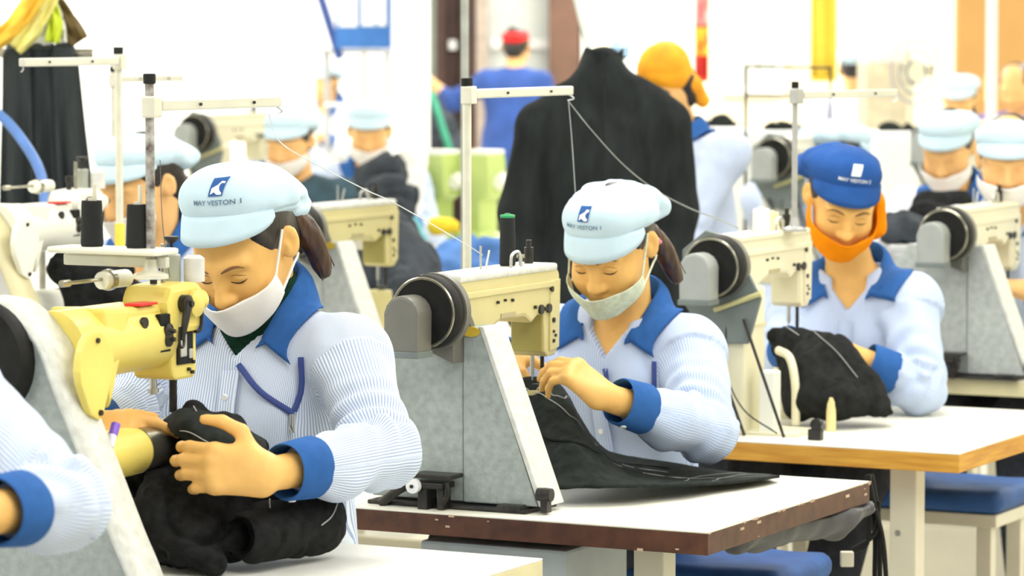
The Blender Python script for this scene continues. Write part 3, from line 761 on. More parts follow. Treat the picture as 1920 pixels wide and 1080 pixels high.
        dr = np.stack([np.sin(ph) * 0.8, np.cos(ph), np.full(len(ph), 0.75)], 1) @ Rt.T; dr /= np.linalg.norm(dr, axis=1, keepdims=True)
        Q = P + dr * 0.14
        for _ in range(40): Q = Q - dr * np.clip((S.ev(Q) - 0.007) * 0.8, 0, 0.03)[:, None]
        out = ((Q - P) * dr).sum(1) > 0
        P = np.where((keep & out)[:, None], Q, P)
        G = P.reshape(nC + 1, 5, 3)
        G2 = np.array([catmull(list(r), 4) for r in G])
        cb = MB(); cb.grid([[p for p in r] for r in G2]); cb.obj('collar', COLLAR, so, solid=0.003)
    if turtle is not None or undershirt:
        U = SDF(); neck_prims(U, J, M, 0.007 if turtle is not None else 0.003); torso_prims(U, J, 0.003, girth)
        z0 = N[2] + (0.065 if turtle is not None else -0.055); z1 = N[2] - 0.17
        hd = (M @ V(0, 0.028, -0.06, 1))[:3]; ax_ = (hd - N) / np.linalg.norm(hd - N); lim = 0.075 if turtle is not None else -0.092
        U.cut(lambda x, y, z: (x - N[0]) * ax_[0] + (y - N[1]) * ax_[1] + (z - N[2]) * ax_[2] - lim)
        U.cut(lambda x, y, z: z1 - z)
        U.cut(lambda x, y, z: np.abs(x - N[0]) - 0.11)
        sdf_obj('undershirt', U, 0.005, turtle or WHITE_CLOTH, root)
    if lod == 0:
        # front placket, buttons, pocket, lanyard lie on the shirt
        def on(x, z, off=0.003):
            p = (N + R @ V(x, -0.35, z))[None]; d = R @ V(0, 1, 0); return S.march(p, d, 60, off)[0]
        pl = MB(); rows = [[on(x, z, o_) for x, o_ in ((-0.016, 0.003), (-0.014, 0.008), (0.014, 0.008), (0.016, 0.003))] for z in np.linspace(-vdepth - 0.015, -0.40, 14)]
        pl.grid(rows); plo = np_mesh('placket', np.array(pl.v), np.array(pl.f), sm, so, True, {'st': np.tile([-0.016, -0.014, 0.014, 0.016], 14)})
        for z in (-0.10, -0.185, -0.27):
            p = on(0, z, 0.009); d = R @ V(0, -1, 0); bb = MB(); bb.cyl(p - d * 0.002, p + d * 0.0025, 0.0055, 14); bb.obj('button', BUTTON, so)
        if pocket:
            rows = [[on(x, z, 0.0075) for x in np.linspace(0.055, 0.135, 7)] for z in np.linspace(-0.20, -0.31, 7)]
            pk = MB(); pk.grid(rows); np_mesh('pocket', np.array(pk.v), np.array(pk.f), sm, so, True, {'st': np.tile(np.linspace(0.055, 0.135, 7), 7)}).modifiers.new('s', 'SOLIDIFY').thickness = 0.004
        if lanyard:
            l = MB()
            for strand in lanyard:
                C = catmull([on(x, z, 0.006) for x, z in strand], 5); l.tube(C, 0.0052, 8, flat=0.4)
            lo = l.obj('lanyard', NAVY_STRAP, root); p = C[-1]
            cl = MB(); cl.cyl(p + V(0, -0.004, 0), p + V(0, -0.006, -0.022), 0.005, 10); cl.cyl(p + V(0, -0.006, -0.02), p + V(0.004, -0.008, -0.03), 0.0065, 10, r2=0.003); cl.obj('lanyard_clip', STEEL, lo)
    if hairm is not False: make_hair(root, M, hairm or HAIR, lod, tail, clip)
    if cap: make_cap(root, M, cap, lod, writing, seed, droop, cap_emb, side, cap_dz, cap_tilt, cap_s, cap_z)
    if mask: make_mask(root, M, {'white': MASK_WHITE, 'green': MASK_GREEN, 'orange': MASK_ORANGE}[mask], mask_top, lod, seed, wide=74 if mask != 'orange' else 100, scarf=(mask == 'orange'))
    return root, M
def to_local(xy, th, p):
    c, s = math.cos(-th), math.sin(-th); dx, dy = p[0] - xy[0], p[1] - xy[1]
    return V(dx * c - dy * s, dx * s + dy * c, p[2])
# ------------------------------------------------------------ materials of the equipment
YEL = mat('enamel_yellow', (0.82, 0.67, 0.16), 0.35, var=0.06, scale=9, spec=0.4)
YEL_B = mat('enamel_cream_yellow', (0.62, 0.55, 0.26), 0.35, var=0.05, scale=8, spec=0.45)
CREAM = mat('enamel_cream', (0.76, 0.72, 0.52), 0.4, var=0.04, scale=8, spec=0.4)
WHITE_M = mat('enamel_white', (0.80, 0.80, 0.70), 0.4, var=0.03, scale=8, spec=0.4)
GREY = mat('hammered_grey', (0.34, 0.38, 0.36), 0.5, var=0.14, scale=70, bump=0.35, bscale=160)
GREY_B = mat('hammered_grey_pale', (0.42, 0.45, 0.43), 0.5, var=0.12, scale=60, bump=0.35, bscale=140)
EDGE_W = mat('edge_lit_worn', (0.58, 0.58, 0.53), 0.55, scale=55, col2=(0.72, 0.74, 0.68), bump=0.3, bscale=120)  # pale tone of the lit pedestal edge put into the colour
MOTOR = mat('motor_grey', (0.155, 0.15, 0.125), 0.45, var=0.08, scale=20)
MOTOR_PALE = mat('motor_grey_pale', (0.34, 0.36, 0.335), 0.45, var=0.06, scale=20)
GUSSET = mat('plate_grey_green', (0.16, 0.19, 0.18), 0.5, var=0.08, scale=20)
RUBBER = mat('rubber_black', (0.012, 0.012, 0.011), 0.6, var=0.3, scale=40, spec=0.2)
IRON = mat('iron_dark', (0.028, 0.026, 0.023), 0.4, 0.4, var=0.4, scale=60)
CHROME = mat('chrome_worn', (0.42, 0.40, 0.32), 0.22, 0.9, var=0.25, scale=30)
POLE = mat('pole_cream', (0.72, 0.70, 0.58), 0.35, 0.2, var=0.08, scale=20)
POLE_W = mat('pole_worn', (0.55, 0.54, 0.50), 0.35, 0.3, scale=60, col2=(0.10, 0.07, 0.06))
ALU = mat('aluminium_bar', (0.66, 0.66, 0.58), 0.35, 0.35, var=0.05)
TOP_W = mat('laminate_cream', (0.80, 0.77, 0.62), 0.4, scale=5, col2=(0.84, 0.83, 0.74), spec=0.4)
EDGE_BR = mat('edge_brown', (0.052, 0.016, 0.008), 0.5, scale=30, col2=(0.11, 0.040, 0.018))
EDGE_WOOD = mat('edge_plywood', (0.52, 0.23, 0.022), 0.55, scale=9, col2=(0.70, 0.37, 0.05), stretch=(1, 1, 14))
EDGE_CR = mat('edge_cream', (0.66, 0.60, 0.36), 0.5, var=0.05)
LEG = mat('leg_cream', (0.72, 0.68, 0.54), 0.45, var=0.05, scale=8)
CONE = mat('thread_black', (0.012, 0.014, 0.014), 0.9, var=0.3, scale=300, stretch=(1, 1, 6), bump=0.4, bscale=500)
THREAD_G = mat('thread_grey', (0.30, 0.32, 0.30), 0.7); THREAD_W = mat('thread_white', (0.72, 0.76, 0.74), 0.7); THREAD_B = mat('thread_dark', (0.10, 0.10, 0.10), 0.7)
CHEEK_SHADE = mat('enamel_shade', (0.36, 0.31, 0.085), 0.4, var=0.06)  # shade on the near face of the needle head, put into the colour
RED = mat('red_plastic', (0.7, 0.02, 0.02), 0.4)
O2 = V(0.058, 6.257); STEP = V(0.62, 1.20)
def ost(k): return O2 + STEP * (k - 2)
def lw(O, x, y, z): return Vector((O[0] + CT * x - ST * y, O[1] + ST * x + CT * y, z))

def screw(parent, c, axis, r=0.004, m=None, name='screw', d=0.003):
    q = MB(); a = Vector(c); e = {'x': Vector((d, 0, 0)), 'y': Vector((0, -d, 0)), 'z': Vector((0, 0, d))}[axis]
    q.cyl(a - e, a + e, r, 10); return q.obj(name, m or IRON, parent)

def machine_b(O, label, z=0.76, col=None, body='slant', ped=None, dirt_and_shade=True, group=None):
    """post bed machine: pedestal, high arm, needle head, hand wheel, motor cover"""
    col = col or YEL_B; ped = ped or GREY
    t = empty('sewing_machine', (O[0], O[1], z), TH, label, 'sewing machine', group)
    # foot plate
    q = MB(); q.box((-0.19, 0.04, 0.004), (0.33, 0.13, 0.008), None, 0.003); q.obj('foot_plate', IRON if body == 'slant' else col, t)
    if body == 'slant':
        q = MB(); q.prism([(-0.165, 0.012), (-0.012, 0.012), (-0.128, 0.335), (-0.165, 0.335)], 'y', -0.002, 0.076, 0.003); pd = q.obj('pedestal', ped, t)
        q = MB(); q.prism([(-0.008, 0.012), (0.002, 0.012), (-0.122, 0.337), (-0.132, 0.337)], 'y', -0.004, 0.080, 0.002); q.obj('edge_strip', EDGE_W, pd)
        q = MB(); q.prism([(-0.36, 0.012), (-0.168, 0.012), (-0.168, 0.30), (-0.27, 0.335), (-0.33, 0.335), (-0.36, 0.28)], 'y', 0.004, 0.07, 0.003); q.obj('side_panel', ped, pd)
        if dirt_and_shade:
            q = MB(); q.lathe([(0.034, -0.0015), (0.034, 0.0015)], (0, 0, 0), 'y', 20, Matrix.Translation((-0.148, -0.003, 0.327)) @ Matrix.Diagonal((0.55, 1, 0.28, 1))); q.obj('paint_drip', mat('drip_yellow', (0.75, 0.52, 0.05), 0.4), pd)
        q = MB(); q.lathe([(0.012, -0.016), (0.013, 0), (0.012, 0.012)], (0, 0, 0), 'x', 14, Matrix.Translation((0.006, -0.004, 0.036))); q.box((0.006, -0.004, 0.018), (0.014, 0.02, 0.03), None, 0.002); q.obj('hinge_clamp', IRON, t)
        q = MB(); q.box((-0.06, 0.0, 0.008), (0.05, 0.05, 0.014), None, 0.003); q.obj('clamp_foot', IRON, t)
        # bobbin winder by the left foot
        w = MB(); w.box((-0.215, -0.03, 0.045), (0.07, 0.05, 0.012), None, 0.003); w.box((-0.225, -0.03, 0.02), (0.02, 0.04, 0.05), None, 0.003); w.box((-0.19, -0.03, 0.02), (0.014, 0.03, 0.04), None, 0.003)
        w.tube([(-0.32, -0.035, 0.004), (-0.285, -0.035, 0.03), (-0.25, -0.035, 0.05)], 0.009, 10); w.box((-0.205, -0.03, 0.062), (0.085, 0.05, 0.008), None, 0.002)
        w.tube(catmull([(-0.188, -0.04, 0.01), (-0.175, -0.045, 0.03), (-0.178, -0.045, 0.052)], 4), 0.005, 8); wo = w.obj('bobbin_winder', IRON, t)
        k = MB(); k.lathe([(0.004, -0.012), (0.0135, -0.011), (0.0135, 0.0), (0.004, 0.001)], (0, 0, 0), 'y', 18, Matrix.Translation((-0.237, -0.055, 0.044))); k.obj('winder_wheel', BUTTON, wo)
        screw(wo, (-0.237, -0.067, 0.044), 'y', 0.0035)
    else:
        q = MB(); q.box((-0.20, 0.02, 0.16), (0.115, 0.12, 0.32), None, 0.008); pd = q.obj('pedestal', col, t)
        q = MB(); q.box((-0.20, 0.02, 0.235), (0.12, 0.125, 0.006)); q.obj('seam', EDGE_CR, pd)
        q = MB(); q.prism([(-0.225, 0.20), (-0.128, 0.20), (-0.098, 0.30), (-0.17, 0.43), (-0.23, 0.445), (-0.285, 0.40), (-0.285, 0.29)], 'y', -0.052, -0.042, 0.003); g = q.obj('gusset_plate', GUSSET, t)
        q = MB(); q.cyl((-0.205, -0.058, 0.272), (-0.095, -0.058, 0.312), 0.006, 10); q.obj('belt_guide', mat('brass_pale', (0.55, 0.52, 0.25), 0.35), g)
        for a, b_ in (((-0.225, -0.06, 0.235), (-0.125, -0.075, 0.004)), ((-0.135, -0.06, 0.255), (-0.035, -0.07, 0.004))):
            q = MB(); q.cyl(a, b_, 0.0036, 8); q.obj('belt_rod', IRON, t)
        q = MB(); q.tube(catmull([(-0.18, -0.05, 0.24), (-0.175, -0.06, 0.14), (-0.13, -0.07, 0.06), (-0.05, -0.072, 0.012)], 6), 0.0018, 6); q.obj('cable', RUBBER, t)
        q = MB(); q.lathe([(0.008, -0.012), (0.053, -0.010), (0.055, 0.0), (0.053, 0.010), (0.008, 0.012)], (0, 0, 0), 'y', 32, Matrix.Translation((-0.255, -0.075, 0.062))); fl = q.obj('belt_wheel', GUSSET, t)
        for i in range(6):
            a = i * math.pi / 3 + 0.3; q = MB(); q.lathe([(0.0105, -0.0005), (0.0105, 0.0005)], (0, 0, 0), 'y', 14, Matrix.Translation((-0.255 + 0.032 * math.cos(a), -0.0876, 0.062 + 0.032 * math.sin(a)))); q.obj('wheel_hole', CREAM, fl)
        q = MB(); q.tube(catmull([(-0.15, 0.17, 0.168), (-0.11, 0.14, 0.155), (-0.088, 0.12, 0.10), (-0.084, 0.115, 0.01)], 7), 0.0095, 12); q.obj('bed_bow', CREAM, t)
        q = MB(); q.box((-0.098, 0.0, 0.07), (0.036, 0.04, 0.14), None, 0.004); q.obj('oil_box', WHITE_M, t)
        q = MB(); q.box((0.03, -0.05, 0.012), (0.03, 0.02, 0.024), None, 0.003); q.lathe([(0.013, -0.008), (0.013, 0.008)], (0.033, -0.05, 0.034), 'y', 14); q.obj('knee_lever', IRON, t)
    # arm along the local y axis
    x0, x1 = -0.238, -0.158
    q = MB(); q.prism([(-0.052, 0.415), (-0.045, 0.424), (0.372, 0.424), (0.385, 0.41), (0.385, 0.335), (0.29, 0.335), (0.265, 0.322), (0.235, 0.337), (0.14, 0.337), (0.045, 0.310), (0.028, 0.306)], 'x', x0, x1, 0.007); arm = q.obj('arm', col, t)
    q = MB(); q.box(((x0 + x1) / 2, 0.17, 0.424), (0.086, 0.40, 0.014), None, 0.005); q.obj('arm_lid', EDGE_W if dirt_and_shade else col, arm)
    q = MB(); q.box((x1 + 0.001, 0.175, 0.392), (0.006, 0.36, 0.012), None, 0.002); q.obj('arm_ridge', col, arm)
    q = MB(); q.prism([(-0.060, 0.418), (-0.046, 0.426), (-0.035, 0.42), (0.052, 0.302), (0.036, 0.300)], 'x', x0 - 0.003, x1 + 0.004, 0.003); q.obj('end_plate', MOTOR, arm)
    # head
    q = MB(); q.prism([(0.318, 0.405), (0.318, 0.34), (0.322, 0.262), (0.335, 0.252), (0.368, 0.252), (0.383, 0.268), (0.388, 0.405)], 'x', x0 + 0.005, x1 - 0.002, 0.005); hd = q.obj('needle_head', col, t)
    q = MB(); q.prism([(0.3165, 0.336), (0.3165, 0.262)], 'x', 0, 1) if False else q.box(((x0 + x1) / 2 + 0.002, 0.3185, 0.300), (0.066, 0.006, 0.076), None, 0.002); q.obj('head_cheek', CHEEK_SHADE if dirt_and_shade else col, hd)  # cheek facing the camera gets its shade as a darker tone
    q = MB(); q.prism([(0.340, 0.40), (0.340, 0.262), (0.378, 0.268), (0.384, 0.40)], 'x', x1 - 0.003, x1 + 0.002, 0.002); q.obj('face_plate', col, hd)
    for y_, z_, r in ((0.345, 0.382, 0.0055), (0.30, 0.346, 0.009), (0.318, 0.346, 0.004), (0.333, 0.346, 0.009), (0.352, 0.322, 0.005), (0.352, 0.30, 0.003), (0.36, 0.292, 0.003), (0.352, 0.282, 0.0035), (0.275, 0.352, 0.0035), (0.18, 0.372, 0.003), (0.15, 0.374, 0.0025), (0.12, 0.372, 0.003)):
        screw(hd if y_ > 0.29 else arm, (x1 + 0.002, y_, z_), 'x', r)
    q = MB(); q.box((x1 + 0.0008, 0.165, 0.345), (0.002, 0.060, 0.009)); q.obj('name_plate', mat('plate_worn', (0.42, 0.37, 0.2), 0.5), arm)
    # needle bar, presser bar, foot
    q = MB(); q.cyl((-0.198, 0.345, 0.256), (-0.198, 0.345, 0.215), 0.0045, 12); q.cyl((-0.198, 0.345, 0.215), (-0.198, 0.345, 0.185), 0.0015, 8); q.obj('needle_bar', STEEL, hd)
    q = MB(); q.cyl((-0.180, 0.352, 0.256), (-0.180, 0.352, 0.20), 0.004, 12); q.box((-0.188, 0.345, 0.196), (0.022, 0.03, 0.006), None, 0.002); q.obj('presser_foot', IRON, hd)
    # post bed under the needle
    q = MB(); q.lathe([(0.05, 0.0), (0.05, 0.02), (0.036, 0.03), (0.034, 0.155), (0.038, 0.165), (0.036, 0.187), (0.01, 0.19)], (-0.198, 0.345, 0), 'z', 24); q.obj('bed_post', col, t)
    # oil knobs and thread guides on top
    q = MB(); q.cyl((-0.198, 0.33, 0.43), (-0.198, 0.33, 0.462), 0.009, 12); q.cyl((-0.198, 0.33, 0.462), (-0.198, 0.33, 0.476), 0.0055, 10); q.obj('spring_cap', IRON, hd)
    q = MB(); q.cyl((-0.19, 0.28, 0.43), (-0.19, 0.28, 0.445), 0.004, 10); q.lathe([(0.008, 0), (0.008, 0.006)], (-0.19, 0.28, 0.445), 'z', 12); q.obj('pressure_knob', CHROME, hd)
    q = MB(); q.tube(catmull([(-0.17, 0.20, 0.43), (-0.17, 0.205, 0.455), (-0.17, 0.235, 0.458), (-0.17, 0.245, 0.43)], 5), 0.003, 8); q.obj('thread_hook', STEEL, arm)
    q = MB(); q.cyl((-0.20, 0.135, 0.43), (-0.20, 0.135, 0.475), 0.0022, 8); q.cyl((-0.20, 0.155, 0.43), (-0.20, 0.17, 0.465), 0.0022, 8); q.obj('thread_pin', STEEL, arm)
    # hand wheel and motor cover on the near end
    Mw = Matrix.Translation((-0.195, 0, 0.367))
    q = MB(); q.lathe([(0.02, -0.045), (0.058, -0.047), (0.064, -0.06), (0.068, -0.072), (0.067, -0.094), (0.062, -0.100), (0.054, -0.098), (0.02, -0.10)], (0, 0, 0), 'y', 40, Mw); wh = q.obj('hand_wheel', RUBBER, t)
    q = MB(); q.lathe([(0.0625, -0.0975), (0.0655, -0.1005), (0.0635, -0.102), (0.060, -0.1005)], (0, 0, 0), 'y', 40, Mw, ring=True); q.obj('wheel_rim', CHROME, wh)
    q = MB(); q.lathe([(0.070, -0.062), (0.070, -0.045)], (0, 0, 0), 'y', 40, Mw); q.obj('wheel_guard', MOTOR, wh)
    pr = [(-0.034, -0.05), (0.036, -0.05), (0.037, 0.02)] + [(0.0015 + 0.0355 * math.cos(a), 0.02 + 0.035 * math.sin(a)) for a in np.linspace(0.15, math.pi - 0.15, 9)] + [(-0.035, 0.02)]
    q = MB(); q.prism([(a - 0.212, b_ + 0.346) for a, b_ in pr], 'y', -0.155, -0.100, 0.006); mc = q.obj('motor_cover', MOTOR if dirt_and_shade else MOTOR_PALE, t)
    q = MB(); q.box((-0.212, -0.128, 0.294), (0.074, 0.056, 0.012), None, 0.002); q.obj('motor_vent', GUSSET, mc)
    q = MB(); q.prism([(-0.165, 0.27), (-0.165, 0.37), (-0.24, 0.37), (-0.24, 0.30)], 'y', -0.04, 0.0, 0.002); q.obj('bracket', MOTOR, t)
    return t

def machine_a(O, label, z=0.76, col=None, ped=None, tip=None, shade=GREY, lift=0.0, group=None, edge=None):
    """cylinder arm machine: tall curved pedestal, round arm, needle head, cylinder bed"""
    col = col or YEL; t = empty('sewing_machine', (O[0], O[1], z), TH, label, 'sewing machine', group)
    prof = [(0.10, 0.0), (0.062, 0.0), (0.029, 0.081), (0.003, 0.135), (-0.045, 0.245), (-0.094, 0.353), (-0.120, 0.415), (-0.138, 0.44), (-0.158, 0.462), (-0.185, 0.482), (-0.21, 0.489), (-0.26, 0.489), (-0.31, 0.46), (-0.34, 0.40), (-0.34, 0.30), (-0.34, 0.0)][1:]
    prof = [(x - 0.036, z_ * 0.955) for x, z_ in prof]
    q = MB(); q.prism(prof, 'y', 0.0, 0.074, 0.002); pd = q.obj('pedestal', ped or GREY, t)
    # worn edge strip along the curved outline, its lit face put into the colour
    q = MB(); rows = []
    for x, z_ in catmull([np.array(p) for p in prof[:12]], 3):
        rows.append([(x + 0.004, -0.004, z_ + 0.003), (x + 0.004, 0.078, z_ + 0.003)])
    q.grid(rows); q.obj('edge_strip', edge or EDGE_W, pd, solid=0.008)
    q = MB(); q.lathe([(0.02, -0.03), (0.085, -0.03), (0.09, -0.02), (0.09, 0.0)], (-0.255, 0, 0.385), 'y', 36); q.obj('hand_wheel', RUBBER, t)
    # round arm
    cx, cz = -0.158, 0.397
    Mx = Matrix.Translation((cx, 0, cz))
    q = MB(); q.lathe([(0.058, 0.02), (0.058, 0.10), (0.054, 0.13), (0.052, 0.29)], (0, 0, 0), 'y', 36, Mx); arm = q.obj('arm', col, t)
    q = MB(); q.box((cx - 0.01, 0.18, 0.437), (0.09, 0.2, 0.025), None, 0.01); q.obj('arm_lid', col, arm)
    q = MB(); q.prism([(cx + 0.015, 0.30), (cx + 0.06, 0.30), (cx + 0.06, 0.46), (cx - 0.06, 0.46)][::-1] if False else [(0.085, 0.455), (0.16, 0.45), (0.10, 0.30)], 'x', cx - 0.05, cx + 0.05, 0.006); q.obj('arm_root', col, arm)
    pl = [(0.046 * math.cos(a), 0.058 * math.sin(a)) for a in np.linspace(0, math.pi, 13)] + [(-0.042, -0.02), (-0.018, -0.066), (0.006, -0.078), (0.018, -0.066), (0.042, -0.01)]
    q = MB(); q.prism([(y + 0.062, z_ + 0.372) for y, z_ in pl], 'x', cx + 0.048, cx + 0.062, 0.003); cv = q.obj('cover_plate', col, t)
    screw(cv, (cx + 0.0625, 0.062, 0.415), 'x', 0.004); screw(cv, (cx + 0.0625, 0.068, 0.306), 'x', 0.0045); screw(arm, (cx + 0.047, 0.2, 0.425), 'x', 0.009)
    # head block
    x0, x1 = -0.192, -0.118
    q = MB(); q.prism([(0.285, 0.452), (0.288, 0.345), (0.292, 0.332), (0.300, 0.326), (0.352, 0.326), (0.362, 0.334), (0.362, 0.455)], 'x', x0, x1, 0.005); hd = q.obj('needle_head', col, t)
    q = MB(); q.prism([(0.270, 0.400), (0.262, 0.452), (0.275, 0.476), (0.350, 0.480), (0.372, 0.466), (0.372, 0.43), (0.355, 0.40)], 'x', x0 - 0.004, x1 + 0.010, 0.010); hc = q.obj('head_casing', col, hd)
    q = MB(); q.cyl((cx + 0.02, 0.345, 0.448), (cx + 0.02, 0.405, 0.446), 0.017, 18); q.cyl((cx + 0.02, 0.405, 0.446), (cx + 0.02, 0.411, 0.446), 0.011, 16); q.obj('shaft_boss', col, hd)
    q = MB(); q.cyl((cx + 0.02, 0.411, 0.446), (cx + 0.02, 0.424, 0.446), 0.008, 12); q.obj('boss_screw', IRON, hd)
    q = MB(); q.lathe([(0.006, 0), (0.021, 0.003), (0.021, 0.010), (0.008, 0.016)], (x1 + 0.01, 0.335, 0.446), 'x', 20); q.obj('side_boss', col, hd)
    q = MB(); q.lathe([(0.006, 0), (0.014, 0.0), (0.014, 0.012), (0.006, 0.014)], (x1 + 0.010, 0.305, 0.448), 'x', 18); q.cyl((x1 + 0.022, 0.305, 0.448), (x1 + 0.03, 0.305, 0.448), 0.005, 10)
    q.tube([(x1 + 0.020, 0.305, 0.448), (x1 + 0.022, 0.296, 0.425), (x1 + 0.022, 0.285, 0.392)], [0.0075, 0.0065, 0.004], 10); q.obj('take_up_lever', IRON, hd)
    q = MB(); q.tube(catmull([(x1 + 0.016, 0.288, 0.412), (x1 + 0.02, 0.281, 0.385), (x1 + 0.02, 0.292, 0.382), (x1 + 0.018, 0.298, 0.405)], 5), 0.0024, 8); q.obj('thread_loop', IRON, hd)
    q = MB(); q.box((x1 + 0.004, 0.258, 0.405), (0.010, 0.030, 0.060), None, 0.002); q.obj('tension_recess', RUBBER, hd)
    for z_ in (0.395, 0.408):
        q = MB(); q.lathe([(0.004, 0), (0.012, 0.002), (0.012, 0.006), (0.004, 0.010)], (x1 + 0.008, 0.262, z_), 'x', 16); q.cyl((x1 + 0.012, 0.262, z_), (x1 + 0.024, 0.262, z_), 0.0035, 8); q.obj('tension_disc', IRON, hd)
    q = MB(); q.box((x1, 0.325, 0.376), (0.006, 0.046, 0.052), None, 0.002); rc = q.obj('needle_window', RUBBER, hd)
    q = MB(); q.box((x1 + 0.002, 0.318, 0.380), (0.006, 0.018, 0.036), None, 0.002); q.box((x1 + 0.003, 0.338, 0.366), (0.006, 0.010, 0.016), None, 0.002); q.obj('needle_clamp', STEEL, rc)
    q = MB(); q.tube(catmull([(x1 + 0.012, 0.36, 0.435), (x1 + 0.014, 0.352, 0.405), (x1 + 0.01, 0.345, 0.40)], 4), 0.003, 8); q.obj('check_spring', IRON, hd)
    for y_, z_ in ((0.348, 0.352), (0.335, 0.341), (0.345, 0.336), (0.30, 0.43), (0.275, 0.43), (0.355, 0.40)): screw(hd, (x1 + 0.002, y_, z_), 'x', 0.003)
    # needle and presser bars
    q = MB(); q.cyl((cx + 0.006, 0.345, 0.33), (cx + 0.006, 0.345, 0.270), 0.0065, 12); q.cyl((cx + 0.006, 0.345, 0.27), (cx + 0.006, 0.345, 0.256), 0.002, 8); q.obj('needle_bar', IRON, hd)
    q = MB(); q.cyl((cx - 0.012, 0.315, 0.33), (cx - 0.012, 0.315, 0.30), 0.006, 12); q.cyl((cx - 0.012, 0.315, 0.31), (cx - 0.012, 0.315, 0.303), 0.009, 12); q.obj('presser_bar', STEEL, hd)
    # posts on top of the head
    q = MB(); q.lathe([(0.015, 0.478), (0.015, 0.520), (0.013, 0.522)], (cx + 0.0, 0.352, 0), 'z', 20); q.obj('oil_cup', mat('grey_plastic', (0.36, 0.38, 0.32), 0.4), hd)
    q = MB(); q.cyl((cx + 0.0, 0.352, 0.52), (cx + 0.0, 0.352, 0.54), 0.0032, 10); q.lathe([(0.006, 0.54), (0.0125, 0.546), (0.0125, 0.550)], (cx, 0.352, 0), 'z', 14); q.obj('cup_screw', IRON, hd)
    q = MB(); q.lathe([(0.017, 0.478), (0.017, 0.515), (0.010, 0.520)], (cx + 0.03, 0.372, 0), 'z', 20); q.obj('oil_glass', mat('glass_pale', (0.70, 0.69, 0.66), 0.15), hd)
    q = MB(); q.cyl((cx + 0.005, 0.292, 0.478), (cx + 0.005, 0.292, 0.505), 0.006, 12); q.cyl((cx + 0.005, 0.292, 0.495), (cx + 0.005, 0.292, 0.508), 0.0085, 12); q.obj('dial_post', IRON, hd)
    q = MB(); q.cyl((cx + 0.006, 0.318, 0.478), (cx + 0.006, 0.318, 0.540), 0.004, 10); q.obj('guide_post', CHROME, hd)
    q = MB(); q.box((cx + 0.025, 0.225, 0.452), (0.03, 0.05, 0.004), None, 0.001); q.obj('red_tag', RED, arm)
    # small oiler with spring on the arm
    q = MB(); q.cyl((cx - 0.055, 0.235, 0.485), (cx - 0.055, 0.305, 0.485), 0.014, 14); q.obj('oiler', WHITE_M, arm)
    q = MB(); q.cyl((cx - 0.055, 0.25, 0.485), (cx - 0.055, 0.26, 0.485), 0.017, 14); q.cyl((cx - 0.055, 0.14, 0.487), (cx - 0.055, 0.235, 0.487), 0.003, 8); q.cyl((cx - 0.055, 0.125, 0.487), (cx - 0.055, 0.145, 0.487), 0.006, 10); q.obj('oiler_rod', CHROME, arm)
    # cylinder bed
    Mb = Matrix.Translation((cx + 0.003, 0, 0.220))
    q = MB(); q.lathe([(0.040, 0.03), (0.038, 0.215), (0.036, 0.235)], (0, 0, 0), 'y', 32, Mb); bd = q.obj('cylinder_bed', col, t)
    q = MB(); q.lathe([(0.0375, 0.235), (0.0375, 0.372), (0.035, 0.385), (0.024, 0.392), (0.01, 0.394)], (0, 0, 0), 'y', 32, Mb); q.obj('bed_cap', CHROME, bd)
    q = MB(); q.box((cx + 0.003, 0.345, 0.2575), (0.036, 0.07, 0.004), None, 0.001); q.obj('throat_plate', STEEL, bd)
    for o in (arm, hd, bd): o.location = (-0.03, 0.0585, 0)      # the arm stands clear of the pedestal edge
    return t

def thread_stand(base, z_top, label, arm_len=0.40, m=None, r=0.0075, arm_z=None, z0=None, arm_dir=1, plate=None, worn=False, yaw=0.0, group=None):
    """upright rod with cap, clamp and a long thread bar"""
    t = empty('thread_stand', base, TH + yaw, label, 'thread stand', group); H = z_top - base[2]; m = m or POLE
    q = MB(); q.cyl((0, 0, 0), (0, 0, H), r, 14); po = q.obj('pole', POLE_W if worn else m, t)
    q = MB(); q.lathe([(r * 1.3, H - 0.004), (r * 1.35, H + 0.010), (r * 1.2, H + 0.012)], (0, 0, 0), 'z', 14); q.obj('pole_cap', RUBBER, po)
    q = MB(); q.lathe([(0.028, 0), (0.028, 0.006), (0.012, 0.012), (r * 1.3, 0.03)], (0, 0, 0), 'z', 18); q.obj('pole_foot', m, t)
    az = (arm_z - base[2]) if arm_z else H - 0.03
    if arm_len:
        q = MB(); q.box((0.004, 0, az), (0.024, 0.024, 0.034), None, 0.003); q.obj('clamp', m, t)
        q = MB(); q.box((0.006, arm_dir * (0.016 + arm_len / 2), az + 0.002), (0.016, arm_len, 0.018), None, 0.003); br = q.obj('thread_bar', ALU, t)
        for k in (0.3, 0.75): screw(br, (0.0145, arm_dir * (0.016 + arm_len * k), az + 0.002), 'x', 0.0025)
        q = MB(); q.tube(catmull([(0.006, arm_dir * (arm_len + 0.01), az - 0.006), (0.012, arm_dir * (arm_len + 0.02), az - 0.014), (0.002, arm_dir * (arm_len + 0.012), az - 0.018)], 4), 0.0016, 6); q.obj('thread_eye', STEEL, br)
    if plate:
        pz, px0, px1 = plate; pz -= base[2]
        q = MB(); q.box(((px0 + px1) / 2, 0, pz - 0.005), (px1 - px0, 0.07, 0.010), None, 0.004); pt = q.obj('spool_plate', WHITE_M, t)
        q = MB(); q.box(((px0 + px1) / 2, 0.01, pz - 0.022), (px1 - px0 - 0.01, 0.012, 0.018), None, 0.003); q.obj('plate_bar', ALU, pt)
    return t
